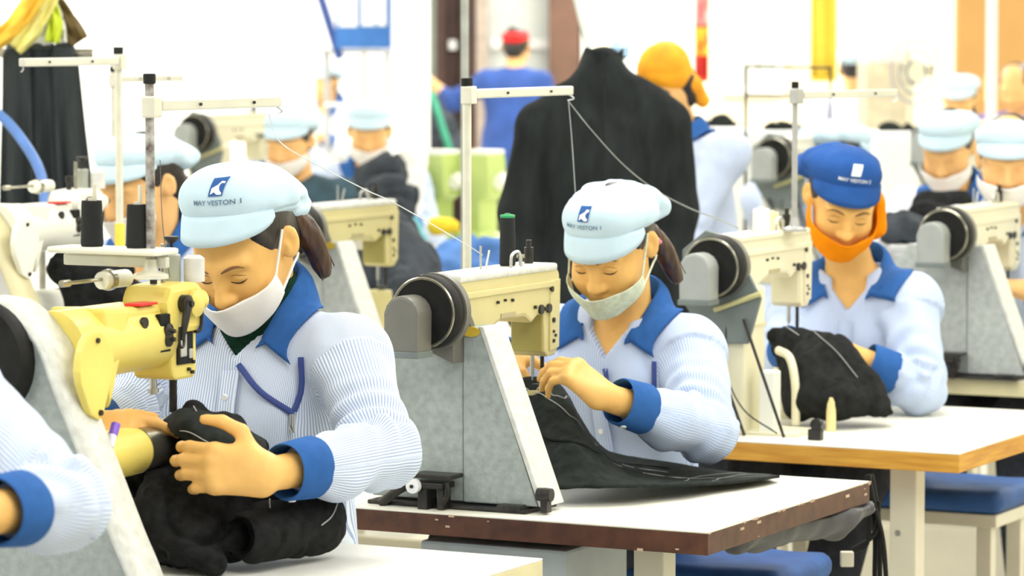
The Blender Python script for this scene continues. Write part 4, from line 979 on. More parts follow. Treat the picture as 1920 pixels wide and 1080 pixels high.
def thread_cone(p, r, h, label, m=None, group=None, green=False):
    t = empty('thread_cone', p, 0, label, 'thread', group); q = MB()
    pr = [(r * 0.95, 0.0), (r * 1.03, 0.004)] + [(r * (1.03 - 0.10 * i / 14) * (1 + 0.012 * (i % 2)), 0.004 + (h - 0.008) * i / 14) for i in range(15)] + [(r * 0.9, h)]
    q.lathe(pr, (0, 0, 0), 'z', 28); q.obj('winding', m or CONE, t)
    q = MB(); q.lathe([(r * 0.35, h - 0.001), (r * 0.35, h + 0.004), (r * 0.2, h + 0.004)], (0, 0, 0), 'z', 16)
    if green: q.lathe([(r * 0.93, h - 0.004), (r * 0.95, h + 0.001), (r * 0.5, h + 0.002)], (0, 0, 0), 'z', 24)
    q.obj('spool_core', mat('core_green', (0.03, 0.35, 0.12), 0.5) if green else LEG, t)
    return t

def table(O, label, x0=-0.86, x1=0.359, y0=-0.075, y1=0.704, z=0.76, edge=None, th=0.042, legs=True, top=None, chips=False, corner=0.0):
    t = empty('sewing_table', (O[0], O[1], 0), TH, label, 'table'); edge = edge or EDGE_BR
    def outline(g):
        return [(x0 + g, y0 + g), (x1 - g - corner, y0 + g), (x1 - g, y0 + g + corner), (x1 - g, y1 - g), (x0 + g, y1 - g)]
    pts = outline(0)
    if corner == 0: pts = [p for i, p in enumerate(pts) if i != 2]
    q = MB(); q.prism(pts, 'z', z - th, z - 0.003, 0.002); tp = q.obj('table_board', edge, t)
    q = MB(); q.prism([(a * 0.9995, b_ * 0.9995) for a, b_ in pts], 'z', z - 0.0032, z, 0.001); q.obj('table_top', top or TOP_W, t)
    if chips:
        rng = random.Random(4)
        q = MB()
        for i in range(26):
            side = rng.random() < 0.35; s_ = rng.uniform(0.003, 0.012)
            if side: q.box((rng.uniform(x0 + 0.5, x1), y0 - 0.0003, z - rng.uniform(0.003, th)), (s_, 0.001, s_ * 0.4))
            else: q.box((x1 + 0.0003, rng.uniform(y0, y1), z - rng.choice((0.003, 0.003, rng.uniform(0.002, th - 0.004)))), (0.001, s_ * 1.6, s_ * 0.45))
        tag(q.obj('edge_chips', mat('chip_pale', (0.55, 0.40, 0.28), 0.7), tp), kind='stuff')
    if legs:
        for x in (x0 + 0.12, x1 - 0.16):
            for y in (y0 + 0.125,):
                q = MB(); q.box((x, y, (z - th) / 2 + 0.01), (0.06, 0.055, z - th - 0.02), None, 0.004); lg = q.obj('leg', LEG, t)
                screw(lg, (x - 0.01, y - 0.028, z - 0.19), 'y', 0.006, STEEL)
            q = MB(); q.box((x, (y0 + y1) / 2, 0.02), (0.07, y1 - y0 - 0.1, 0.04), None, 0.005); q.obj('foot_rail', LEG, t)
        q = MB(); q.box(((x0 + x1) / 2, y1 - 0.12, 0.22), (x1 - x0 - 0.34, 0.03, 0.05), None, 0.004); q.obj('stretcher', LEG, t)
    return t
def stool(xy, label, L=0.56, z=0.58):
    t = empty('stool', (xy[0], xy[1], 0), TH, label, 'stool'); cm = mat('cushion_blue', (0.02, 0.09, 0.30), 0.6, var=0.2, scale=12, bump=0.3, bscale=60)
    S = SDF(); S.box((0, 0, z - 0.028), (L, 0.30, 0.056), None, 0.026); v, f = S.mesh(0.009)
    v[:, 2] += 0.004 * vnoise(v, 14, 2) * (v[:, 2] > z - 0.04); np_mesh('cushion', v, f, cm, t)
    q = MB(); q.box((0, 0, z - 0.072), (L - 0.03, 0.27, 0.03), None, 0.004); q.obj('seat_board', LEG, t)
    for sx in (-1, 1):
        for sy in (-1, 1):
            q = MB(); q.box((sx * (L / 2 - 0.05), sy * 0.105, (z - 0.085) / 2), (0.036, 0.036, z - 0.085), None, 0.003); q.obj('leg', LEG, t)
        q = MB(); q.box((sx * (L / 2 - 0.05), 0, 0.16), (0.024, 0.19, 0.03), None, 0.003); q.obj('stretcher', LEG, t)
    return t
# ------------------------------------------------------------ the front line: tables, machines, stools
O1, O3, O4 = ost(1), ost(3) + V(-0.03, 0.0), ost(4)
table(ost(1), 'pale worn sewing table at the bottom edge under the dark garment', z=0.80, y1=0.64, top=mat('laminate_worn', (0.70, 0.70, 0.64), 0.45, scale=7, col2=(0.84, 0.83, 0.78)), edge=EDGE_CR)
table(ost(2), 'sewing table with chipped dark brown edge and cream top', chips=True)
table(ost(3), 'sewing table with yellow plywood edge on square cream legs', y0=-0.15, edge=EDGE_WOOD)
table(ost(4), 'sewing table with plain cream edge behind the orange masked woman', y0=-0.005, edge=EDGE_CR)
machine_a(ost(1), 'yellow cylinder arm sewing machine on a curved grey pedestal, nearest the camera')
machine_b(ost(2), 'cream sewing machine with black hand wheel on the brown edged table')
machine_b(O3, 'pale cream sewing machine with grey gusset plate and belt rods on the plywood edged table', col=CREAM, body='column', dirt_and_shade=False)
machine_b(ost(4), 'pale sewing machine on a slanted grey pedestal at the right edge', col=CREAM, ped=GREY_B, dirt_and_shade=False)
def off(p, x): return (p[0] + CT * x, p[1] + ST * x)
X1, X2, X3, X4 = (-0.44, 5.93), (0.19, 7.06), (0.79, 8.24), (1.40, 9.42)
stool(off(X1, 0.10), 'blue cushioned stool under the woman in the dark green collar')
stool(off(X2, 0.17), 'blue cushioned stool half hidden below the brown edged table')
stool(off(X3, 0.17), 'blue cushioned stool with cream legs right of the square table leg')
# boxes slung below the brown edged table
q = MB(); p = lw(ost(2), -0.09, 0.10, 0.60); q.box((0, 0, 0), (0.30, 0.26, 0.20), Matrix.Translation(p) @ Matrix.Rotation(TH, 4, 'Z'), 0.006)
tag(q.obj('control_box', mat('box_blue_grey', (0.45, 0.50, 0.52), 0.5, var=0.06)), 'pale blue grey control box hung under the brown edged table', 'box')
S = SDF(); p0 = lw(ost(2), 0.20, 0.62, 0.66); p1 = lw(ost(2), 0.32, 0.30, 0.69)
S.cap(at(1420, 985, 6.5), at(1560, 955, 6.72), 0.045, 0.05, 0.03); S.cap(at(1560, 955, 6.72), at(1612, 940, 6.78), 0.05, 0.03, 0.03); S.cap(at(1420, 985, 6.5), at(1380, 1010, 6.4), 0.04, 0.03, 0.03)
S.cut(lambda x, y, z: z - 0.714)
o = sdf_obj('scrap_bag', S, 0.008, mat('bag_grey', (0.075, 0.075, 0.08), 0.5, var=0.2, scale=30), None, lambda v: v + S.grad(v) * (0.007 * vnoise(v, 26, 3))[:, None])
tag(o, 'dark grey scrap bag slung under the right side of the brown edged table', 'bag')
t = empty('cord_bundle', at(1632, 905, 6.86), 0, 'bundle of black cords hanging off the right corner of the brown edged table', 'cord')
for k, pts in enumerate(([(1628, 890), (1640, 950), (1655, 1010), (1662, 1090)], [(1630, 890), (1630, 960), (1625, 1020), (1600, 1030), (1640, 1000), (1648, 940)], [(1634, 890), (1648, 980), (1650, 1095)], [(1626, 892), (1640, 985), (1640, 1090)])):
    q = MB(); q.tube(catmull([at(a, b_, 6.86 + 0.01 * k) - at(1632, 905, 6.86) for a, b_ in pts], 6), 0.005, 8); q.obj('cord', RUBBER, t)
q = MB(); q.grid([[at(a + w, b_, 6.80) - at(1632, 905, 6.86) for w in (0, 5, 12)] for a, b_ in ((1612, 925), (1604, 950), (1590, 978), (1572, 1005))]); q.obj('plastic_strip', mat('plastic_grey', (0.45, 0.45, 0.50), 0.3), t, solid=0.002)
q = MB(); c = at(1588, 1048, 6.86) - at(1632, 905, 6.86); q.box(c, (0.026, 0.02, 0.03), None, 0.003); q.obj('switch', LEG, t)

# ------------------------------------------------------------ thread stands, cones and threads of the front line
pz1 = 0.76 + 0.5385
b1 = at(283, 522, 5.40)
thread_stand(b1, at(283, 152, 5.40).z, 'worn rod thread stand with long bar and spool plate, on the yellow machine', 0.36, arm_z=at(283, 200, 5.40).z, worn=True, plate=(pz1, -0.172, 0.03))
def plate_pt(px):
    x = (px - 283) / F * 5.40 / CT; return Vector((b1.x + CT * x, b1.y + ST * x, pz1))
for px, py, hh, lab in ((166, 370, 0.072, 'left black thread cone on the spool plate by the yellow machine'), (257, 370, 0.068, 'right black thread cone on the spool plate beside the worn rod')):
    thread_cone(plate_pt(px), 0.0175, hh, lab)
for px in (172, 263):
    p = plate_pt(px); q = MB(); q.cyl(p + Vector((0, 0.0, 0)), p + Vector((0, 0, 0.098)), 0.0035, 8); o = q.obj('spool_pin', LEG)
    tag(o, 'cream spool pin through the left black thread cone' if px == 172 else 'cream spool pin through the right black thread cone', 'spool pin')
b2 = lw(ost(2), -0.30, 0.27, 0.762)
thread_stand(b2, at(875, 158, 6.634).z, 'cream thread stand rising behind the black hand wheel machine', 0.42, r=0.0085, arm_z=at(875, 178, 6.634).z)
thread_cone(lw(ost(2), -0.20, 0.245, 0.76 + 0.432), 0.0150, 0.095, 'black thread cone with a green top on the black hand wheel machine', green=True)
b3 = lw(O3, -0.14, 0.235, 0.76 + 0.430)
thread_stand(b3, at(1383, 163, 7.72).z, 'slim thread stand on the pale machine with belt rods', 0.36, r=0.0065, m=mat('pole_grey', (0.42, 0.42, 0.40), 0.35, 0.3), arm_z=at(1383, 180, 7.72).z, yaw=-0.25)
thread_cone(lw(O3, -0.205, 0.20, 0.76 + 0.430), 0.020, 0.05, 'short white thread cone on the pale machine with belt rods', m=WHITE_CLOTH)
thread_cone(lw(O3, -0.205, 0.26, 0.76 + 0.430), 0.016, 0.04, 'small cream thread cone next to the short white one', m=mat('thread_cream', (0.80, 0.72, 0.45), 0.9))
def thread(label, pts, r=0.0011, m=None):
    q = MB(); q.tube(catmull([at(*p) for p in pts], 8), r, 6); return tag(q.obj('thread', m or THREAD_G), label, 'thread')
thread('grey thread falling straight from the bar over the middle woman', [(1066, 190, 7.02), (1072, 260, 7.02), (1078, 350, 7.02), (1082, 420, 7.02)])
thread('grey thread sagging across the black jacket towards the right machine', [(1066, 190, 7.02), (1110, 245, 7.08), (1170, 310, 7.2), (1230, 357, 7.35), (1292, 390, 7.5), (1350, 412, 7.62), (1384, 428, 7.7)], 0.0014)
thread('white thread slanting from the left bar over the pale cap', [(503, 213, 5.72), (525, 266, 5.78), (600, 312, 5.95), (690, 358, 6.15), (740, 381, 6.27), (860, 450, 6.55), (905, 478, 6.62)], 0.0009, THREAD_W)
thread('thin thread over the yellow machine head', [(300, 300, 5.45), (305, 420, 5.42), (318, 520, 5.40)], 0.0007, THREAD_B)
q = MB(); p = on_z(1558, 808, 0.76); q.lathe([(0.0115, 0), (0.0115, 0.004), (0.0105, 0.05), (0.0085, 0.074), (0.006, 0.076)], p, 'z', 18)
tag(q.obj('chalk_stub', mat('chalk_yellow', (0.80, 0.66, 0.32), 0.6)), 'small yellow tapered peg standing on the plywood edged table', 'peg')
q = MB(); a = at(205, 838, 5.22); b_ = at(216, 800, 5.24); q.cyl(a, b_, 0.007, 12)
o = tag(q.obj('marker_pen', mat('pen_white', (0.75, 0.75, 0.85), 0.4)), 'white and violet marker pen stuck by the yellow cylinder bed', 'pen')
q = MB(); d = (b_ - a); q.cyl(a + d * 0.55, b_ + d * 0.12, 0.0073, 12); q.obj('pen_band', mat('pen_violet', (0.22, 0.10, 0.6), 0.4), o)

# ------------------------------------------------------------ garments being sewn
GARM = mat('wool_black', (0.013, 0.0135, 0.014), 0.85, var=0.4, scale=60, bump=0.35, bscale=500, spec=0.12)
GARM2 = mat('cotton_black_green', (0.018, 0.022, 0.020), 0.88, var=0.35, scale=50, bump=0.35, bscale=500, spec=0.12)
GARM3 = mat('cotton_black', (0.017, 0.018, 0.018), 0.9, var=0.35, scale=50, bump=0.35, bscale=500, spec=0.12)
CHALK = mat('chalk_thread', (0.42, 0.43, 0.42), 0.9)
VIEW = V(0, 1, 0)
def stitches(o, S, lines, D, r=0.0011):
    for ln in lines:
        P = np.array([at(x, y, D)[:] for x, y in ln]); C = catmull(list(P), 5); C = S.march(C, VIEW, 60, 0.001); C = C[np.abs(S.ev(C)) < 0.006]
        if len(C) < 3: continue
       
        q = MB(); q.tube(C, r, 5); q.obj('tacking_thread', CHALK, o)
def fold(S, amp=0.006, f=14, seed=0, ani=(1, 1, 1)):
    a = np.array(ani)
    def go(v):
        w = v + 0.02 * np.stack([vnoise(v, 9, seed + 5), vnoise(v, 9, seed + 6), vnoise(v, 9, seed + 7)], 1)
        cr = np.exp(-(vnoise(w * V(1.0, 0.8, 0.45), f * 1.1, seed + 3) / 0.13) ** 2) + 0.6 * np.exp(-(vnoise(w * V(0.5, 0.8, 1.1), f * 1.6, seed + 4) / 0.12) ** 2)
        return v + S.grad(v) * (amp * vnoise(v * a, f, seed) + amp * 0.4 * vnoise(v * a, f * 2.4, seed + 1) - amp * 1.1 * cr)[:, None]
    return go
# heap of trousers on the cylinder bed and table in front of the first woman
S = SDF(); A = at
S.cap(A(322, 788, 5.53), A(360, 782, 5.52), 0.012, 0.022, 0.03); S.cap(A(360, 786, 5.50), A(425, 812, 5.50), 0.022, 0.030, 0.03); S.cap(A(425, 812, 5.50), A(487, 842, 5.49), 0.030, 0.022, 0.03)
S.cap(A(378, 822, 5.52), A(410, 870, 5.48), 0.026, 0.04, 0.03); S.cap(A(372, 850, 5.52), A(345, 940, 5.48), 0.030, 0.06, 0.04)
S.cap(A(285, 915, 5.44), A(330, 960, 5.45), 0.030, 0.07, 0.04); S.cap(A(250, 885, 5.56), A(275, 985, 5.52), 0.030, 0.05, 0.04); S.cap(A(400, 900, 5.47), A(480, 950, 5.47), 0.06, 0.06, 0.05); S.cap(A(300, 960, 5.40), A(340, 1035, 5.36), 0.05, 0.030, 0.02); S.cap(A(340, 1020, 5.35), A(400, 1055, 5.33), 0.030, 0.022, 0.012)
S.cap(A(330, 985, 5.42), A(430, 1010, 5.40), 0.06, 0.04, 0.04); S.cap(A(500, 930, 5.50), A(600, 955, 5.52), 0.045, 0.03, 0.04)
S.cut(lambda x, y, z: 0.802 - z)
o = heap_ = sdf_obj('garment', S, 0.005, GARM, None, fold(S, 0.009, 13, 1)); tag(o, 'black trousers heaped over the yellow cylinder bed in the first woman\'s hands', 'garment')
stitches(o, S, [[(360, 782), (385, 792), (375, 812)], [(345, 950), (352, 955), (362, 940)], [(330, 800), (350, 830)]], 5.2)
S = SDF(); S.cap(A(470, 1005, 5.36), A(598, 985, 5.50), 0.042, 0.047, 0.02); S.cap(A(480, 975, 5.42), A(600, 958, 5.52), 0.03, 0.03, 0.03)
S.cut(lambda x, y, z: 0.801 - z)
q0, q1 = np.array(A(440, 1009, 5.33)), np.array(A(462, 1006, 5.36)); S.cap(q0, q1, 0.030, 0.030, 0.006, 's')
o = sdf_obj('garment', S, 0.004, GARM, None, fold(S, 0.003, 20, 4)); tag(o, 'black trouser leg rolled up on the pale table at the bottom', 'garment')
stitches(o, S, [[(605, 950), (625, 975), (618, 1010)], [(612, 1000), (600, 1030), (580, 1045)], [(430, 972), (450, 966), (468, 972), (482, 1000)]], 5.1)
# the waistband folded over the top of the heap
wb = loft([[np.array(at(*p)) for p in r] for r in [[(308, 790, 5.50), (318, 802, 5.46), (326, 814, 5.44)], [(343, 768, 5.50), (352, 792, 5.43), (358, 832, 5.42)], [(392, 777, 5.49), (398, 808, 5.425), (392, 860, 5.41)], [(442, 798, 5.48), (448, 830, 5.425), (442, 866, 5.42)], [(494, 826, 5.47), (499, 845, 5.44), (494, 872, 5.43)]]], 6, 6)
n3 = wb.reshape(-1, 3); wb = (n3 + V(0, -1, 0.3) * (0.004 * vnoise(n3, 30, 12))[:, None]).reshape(wb.shape)
q = MB(); q.grid(list(wb)); q.obj('waistband', GARM2, heap_, solid=0.007)
for v0 in (4, 9):
    q = MB(); q.tube([wb[i, v0] + V(0, -0.0048, 0.001) for i in range(3, 20)], 0.0009, 5); q.obj('tacking_thread', CHALK, heap_)
# garment on the middle machine: hung from the needle and spread to the right
S2 = None
rows = [[(962, 716, 6.66), (975, 800, 6.60), (1000, 880, 6.50), (1030, 916, 6.40)],
        [(1000, 708, 6.70), (1015, 790, 6.58), (1050, 880, 6.46), (1078, 915, 6.40)],
        [(1050, 722, 6.70), (1075, 800, 6.54), (1105, 880, 6.44), (1130, 914, 6.40)],
        [(1078, 770, 6.72), (1110, 830, 6.58), (1150, 890, 6.47), (1190, 913, 6.42)],
        [(1110, 822, 6.76), (1145, 862, 6.64), (1190, 896, 6.54), (1240, 911, 6.46)],
        [(1150, 852, 6.80), (1190, 880, 6.68), (1240, 900, 6.60), (1290, 910, 6.50)],
        [(1250, 868, 6.84), (1280, 889, 6.74), (1320, 900, 6.66), (1350, 907, 6.58)],
        [(1350, 884, 6.84), (1380, 890, 6.78), (1400, 894, 6.72), (1420, 899, 6.66)],
        [(1440, 891, 6.80), (1448, 892, 6.78), (1455, 893, 6.76), (1462, 894, 6.74)]]
G = loft([[np.array(at(*p)) for p in r] for r in rows], 7, 8)
n3 = G.reshape(-1, 3); w = 0.0075 * vnoise(n3 * V(1, 0.6, 0.4), 24, 5) + 0.004 * vnoise(n3, 50, 8)
n3 = n3 + V(0, -0.8, 0.6) * w[:, None] * np.clip((n3[:, 2:3] - 0.765) / 0.05, 0.0, 1); n3[:, 2] = np.maximum(n3[:, 2], 0.7635); G = n3.reshape(G.shape)
q = MB(); q.grid(list(G)); o = q.obj('garment', GARM2, None, solid=0.005); tag(o, 'black garment draped from the needle across the brown edged table', 'garment')
def ride(G, i0, j0, i1, j1, r=0.0011, name='tacking_thread', m=None, wob=0.6):
    n = 14; pts = []
    for k in range(n):
        u = i0 + (i1 - i0) * k / (n - 1); v_ = j0 + (j1 - j0) * k / (n - 1) + wob * math.sin(k * 1.3) * 0.3
        a = G[int(min(max(u, 0), G.shape[0] - 1)), int(min(max(v_, 0), G.shape[1] - 1))]; pts.append(a + V(0, -0.0035, 0.002))
    q = MB(); q.tube(catmull(pts, 3), r, 5); q.obj(name, m or CHALK, o)
ride(G, 2, 2, 30, 11); ride(G, 14, 6, 40, 9); ride(G, 38, 18, 52, 4); ride(G, 42, 20, 56, 6); ride(G, 34, 12, 54, 20); ride(G, 5, 3, 22, 3)
mb = MB(); ridge = [G[i, 8 + int(4 * math.sin(i / 9))] + V(0, -0.005, 0.002) for i in range(2, 44, 3)]; mb.tube(catmull(ridge, 4), 0.0035, 8); mb.obj('seam_fold', GARM2, o)
# back fall of the same kind behind it, seen between shirt and table
# garment on the third machine
S = SDF()
S.cap(A(1452, 628, 7.79), A(1500, 640, 7.77), 0.018, 0.022, 0.03); S.cap(A(1500, 640, 7.77), A(1560, 670, 7.73), 0.030, 0.045, 0.04); S.cap(A(1560, 670, 7.73), A(1620, 730, 7.71), 0.05, 0.045, 0.04)
S.cap(A(1620, 730, 7.71), A(1664, 770, 7.69), 0.040, 0.014, 0.03); S.cap(A(1520, 690, 7.69), A(1560, 745, 7.65), 0.05, 0.05, 0.05); S.cap(A(1510, 750, 7.65), A(1640, 765, 7.67), 0.03, 0.02, 0.04)
S.cap(A(1475, 650, 7.81), A(1500, 760, 7.71), 0.028, 0.04, 0.04)
S.cut(lambda x, y, z: 0.762 - z)
o = sdf_obj('garment', S, 0.006, GARM3, None, fold(S, 0.004, 16, 7)); tag(o, 'black garment folded like a big leaf before the orange masked woman', 'garment')
stitches(o, S, [[(1470, 628), (1500, 634), (1525, 646)], [(1475, 640), (1505, 647), (1530, 662)], [(1560, 655), (1600, 690), (1640, 740)]], 7.3)

# ------------------------------------------------------------ the women of the front line
def loc(X, th): return lambda px, py, D: to_local(X, th, at(px, py, D))
def wv(th, v):
    """direction in the room -> direction in the person's own frame"""
    c, s = math.cos(-th), math.sin(-th); return (v[0] * c - v[1] * s, v[0] * s + v[1] * c, v[2])
L = loc(X1, TH)
J1 = seated(neck=L(487, 592, 5.82), head=L(456, 459, 5.74), shL=L(655, 672, 5.76), shR=L(322, 660, 5.98), elL=L(716, 850, 5.56), wrL=L(497, 891, 5.31),
            elR=L(232, 762, 5.80), wrR=L(152, 810, 5.44))
h1 = dict(L=hand(wv(TH, (-0.97, 0.12, 0.10)), wv(TH, (-0.12, -1, 0.25)), -1, [(18, 36, 20), (20, 38, 22), (22, 40, 24), (26, 42, 26)], [(0.52, 0.80, -0.05), (0.93, 0.36, -0.10), (1.0, 0.02, -0.12)], scale=1.04),
          R=hand(wv(TH, (0.93, -0.10, 0.05)), wv(TH, (-0.1, -0.75, 0.75)), 1, [(28, 22, 12), (52, 55, 30), (56, 58, 30), (58, 58, 30)], [(0.6, 0.6, -0.4), (0.95, 0.15, -0.2), (1, -0.1, -0.1)]))
person(X1, TH, J1, 'woman in striped shirt, dark green inner collar and white mask at the yellow machine', yaw=math.radians(2), pitch=math.radians(36), roll=math.radians(-3), hands=h1, writing='MAY VESTON 1', turtle=DARK_GREEN,
       tail=[(0.035, 0.085, 0.0), (0.052, 0.10, -0.045), (0.060, 0.100, -0.085), (0.064, 0.092, -0.135)], lanyard=[[(0.116, -0.045), (0.118, -0.095), (0.112, -0.128)], [(0.014, -0.052), (0.06, -0.092), (0.112, -0.132)]], pocket=True,
       cap_dz=0.018, cap_s=0.92, cap_tilt=math.radians(-27), droop=0.022, mask_top=-0.030, seed=1, res=0.004, cap_emb=(0.028, 0.106), vdepth=0.045)
L = loc(X2, TH)
J2 = seated(neck=L(1172, 603, 6.98), head=L(1146, 459, 6.88), shL=L(1296, 660, 6.92), shR=L(1048, 640, 7.12), elL=L(1322, 805, 6.72), wrL=L(1128, 742, 6.52),
            elR=L(968, 690, 7.02), wrR=L(930, 668, 6.78))
h2 = dict(L=hand(wv(TH, (-0.76, 0.22, 0.60)), wv(TH, (0.25, -0.62, 0.80)), -1, [(38, 26, 12), (42, 32, 16), (46, 38, 18), (50, 42, 20)], 'pinch'), R=hand(wv(TH, (0.30, -0.5, -0.45)), wv(TH, (-0.5, -0.6, 0.6)), 1, 'relaxed'))
person(X2, TH, J2, 'woman in pale blue cap and pale green mask at the machine with the black wheel', mask='green', yaw=math.radians(1), pitch=math.radians(31), hands=h2, writing='MAY VESTON 1', shirt=STRIPE_SOFT,
       clip=True, vwidth=0.034, tail=[(0.035, 0.07, -0.01), (0.050, 0.092, -0.05), (0.060, 0.106, -0.10), (0.066, 0.112, -0.155)], lanyard=[[(0.105, -0.05), (0.11, -0.11), (0.105, -0.185)], [(0.012, -0.06), (0.03, -0.12), (0.065, -0.172), (0.105, -0.19)]],
       cap_dz=-0.004, cap_tilt=math.radians(-14), droop=0.004, seed=2, res=0.0045, mask_top=-0.044, cap_emb=(-0.006, 0.106), vdepth=0.045)
T3 = math.radians(-17); L = loc(X3, T3)
J3 = seated(anL=(0.02, -0.60, 0.10), anR=(-0.16, -0.60, 0.10), neck=L(1603, 528, 8.16), head=L(1580, 372, 8.05), shL=L(1706, 570, 8.06), shR=L(1502, 572, 8.22), elL=L(1722, 722, 7.92), wrL=L(1592, 664, 7.88), elR=L(1462, 690, 8.1), wrR=L(1482, 640, 7.78))
person(X3, T3, J3, 'woman in royal blue cap and orange face scarf', cap='blue', mask='orange', yaw=math.radians(20), pitch=math.radians(32), roll=math.radians(7), writing='MAY VESTON 2', shirt=STRIPE_SOFT,
       hands=dict(L=hand(wv(T3, (-0.8, -0.3, 0.1)), wv(T3, (0, -0.6, 0.8)), -1, 'relaxed'), R=hand(wv(T3, (0.6, -0.5, 0)), wv(T3, (0, -0.5, 0.9)), 1, 'relaxed')),
       cap_dz=0.0, cap_s=0.9, cap_tilt=math.radians(-20), side=-0.03, droop=0.004, seed=3, res=0.005, mask_top=-0.042, cap_emb=(0.002, 0.098), vdepth=0.04, vwidth=0.036)
# the worker whose arm reaches in at the lower left corner
X0 = (-0.93, 4.78); L = loc(X0, TH)
J0 = seated(shL=L(-120, 715, 4.62), elL=L(112, 945, 4.50), wrL=L(-45, 965, 4.30), neck=L(-330, 640, 4.72), head=L(-365, 520, 4.62), shR=L(-520, 705, 4.84), elR=L(-600, 900, 4.7), wrR=L(-420, 960, 4.45))
person(X0, TH, J0, 'worker reaching in at the lower left corner, only striped sleeve and blue cuff in view', seed=4, tail=None, res=0.005, arm_r=0.98, cap_dz=0.01, writing='MAY VESTON 1')
# ------------------------------------------------------------ the lines behind
def bg(px, py_top, D, label, th=None, hy=0.0, cap='pale', mask='white', pitch=0.45, stand=False, **kw):
    """a worker further back: head column, cap top row and distance"""
    th = TH if th is None else th; c, s = math.cos(th), math.sin(th)
    J = (standing if stand else seated)(**kw.pop('J', {}))
    h = J['head']; p = at(px, py_top, D); X = (p.x - (c * h[0] - s * h[1]), p.y - (s * h[0] + c * h[1]))
    dz = p.z - (h[2] + (0.135 if cap else 0.12))
    for k in J:
        if not k.startswith('an'): J[k] = J[k] + V(0, 0, dz * (0.5 if k.startswith('kn') else 1))
    for k, v in (('cap_z', 0.84), ('cap_tilt', -0.28), ('cap_dz', 0.008), ('droop', 0.012)): kw.setdefault(k, v)
    return person(X, th, J, label, cap=cap, mask=mask, lod=1, yaw=hy, pitch=pitch, **kw)[0], X
TEAL = mat('jacket_dark_teal', (0.035, 0.075, 0.10), 0.9, var=0.3, scale=14)
SUIT_BLUE = mat('jacket_royal_blue', (0.025, 0.07, 0.27), 0.85, var=0.2, scale=8)
PURPLE = mat('shirt_purple', (0.16, 0.10, 0.32), 0.85, var=0.2, scale=10)
WHITE_SHIRT = mat('shirt_white', (0.80, 0.82, 0.86), 0.9, var=0.04)
LILAC = mat('shirt_lilac', (0.66, 0.70, 0.88), 0.9, var=0.06)
# left: pale machine and its operator
OL = V(-1.00, 7.45)
machine_a(OL, 'white cylinder arm sewing machine behind the yellow one', z=0.80, col=WHITE_M, ped=mat('enamel_grey_pale', (0.55, 0.55, 0.53), 0.5, var=0.05), edge=EDGE_CR)
table(OL, 'cream sewing table under the white cylinder arm machine', z=0.80, edge=EDGE_CR)
bg(262, 237, 8.05, 'woman in pale cap bent over the white machine at left', hy=-0.25, pitch=0.40, seed=6, res=0.007, tail=[(0.02, 0.08, -0.01), (0.035, 0.10, -0.06), (0.045, 0.09, -0.11)],
   J=dict(wrL=(0.03, -0.46, 0.92), wrR=(-0.20, -0.44, 0.95)))
S = SDF(); S.cap(at(115, 500, 7.72), at(230, 505, 7.70), 0.035, 0.03, 0.03); S.cap(at(130, 520, 7.72), at(260, 560, 7.68), 0.03, 0.03, 0.03); S.cap(at(215, 540, 7.66), at(260, 575, 7.66), 0.03, 0.04, 0.03); S.cap(at(150, 530, 7.7), at(160, 590, 7.7), 0.04, 0.05, 0.03)
S.cut(lambda x, y, z: 0.802 - z); o = sdf_obj('garment', S, 0.008, GARM, None, fold(S, 0.006, 15, 11)); tag(o, 'small black garment held on the white machine at left', 'garment')
p = lw(OL, 0.02, 0.25, 0.802)
thread_stand(p, at(325, 98, 7.66).z, 'cream thread stand with a yellow sleeve left of the first woman', 0.36, arm_dir=-1, arm_z=at(325, 116, 7.66).z, r=0.0085)
q = MB(); q.cyl(p + Vector((0, 0, at(325, 500, 7.66).z - p.z)), p + Vector((0, 0, at(325, 420, 7.66).z - p.z)), 0.0115, 14); tag(q.obj('pole_sleeve', mat('sleeve_yellow', (0.80, 0.65, 0.08), 0.4)), 'yellow plastic sleeve around the cream thread stand', 'sleeve')
p = at(215, 470, 9.0); thread_stand(Vector((p.x, p.y, 0.82)), at(215, 132, 9.0).z, 'far cream thread stand left of the pale cap', 0.30, arm_z=at(215, 150, 9.0).z, r=0.007)
table((p.x, p.y - 0.15), 'cream table far left behind the pale cap', z=0.82, y1=0.3, x0=-0.25, x1=0.2, edge=EDGE_CR)
# middle: machine behind the first woman
OM = V(-0.337, 8.81)
machine_b(OM, 'yellowish sewing machine on a grey stand behind the first woman', ped=GREY_B)
table(OM, 'cream topped table under the yellowish middle machine', y0=-0.02, edge=EDGE_CR)
q = MB(); c = at(679, 456, 9.25); q.box(c, (0.038, 0.03, 0.034), None, 0.004); tag(q.obj('label_card', PAINT), 'small white card on the yellowish middle machine', 'card')
def heap(label, caps, cutz, m, seed, h=0.012, amp=0.012, f=9, name='garment', cat='garment'):
    S = SDF()
    for a, b_, ra, rb in caps: S.cap(at(*a), at(*b_), ra, rb, 0.05)
    S.cut(lambda x, y, z: cutz - z); o = sdf_obj(name, S, h, m, None, fold(S, amp, f, seed)); return tag(o, label, cat)
DKBL = mat('wool_blue_black', (0.028, 0.035, 0.045), 0.9, var=0.4, scale=20)
JEAN = mat('denim_blue', (0.07, 0.18, 0.45), 0.9, var=0.3, scale=14)
heap('pile of dark trousers right of the yellowish middle machine', [((720, 440, 9.9), (770, 560, 9.7), 0.09, 0.08), ((770, 480, 9.9), (800, 540, 9.8), 0.07, 0.06), ((740, 520, 9.7), (735, 600, 9.6), 0.07, 0.07)], 0.5, DKBL, 21)
heap('dark trousers lying behind the slanted grey stand', [((650, 470, 9.7), (690, 560, 9.7), 0.06, 0.08), ((625, 480, 9.8), (660, 500, 9.7), 0.05, 0.05)], 0.6, DKBL, 22)
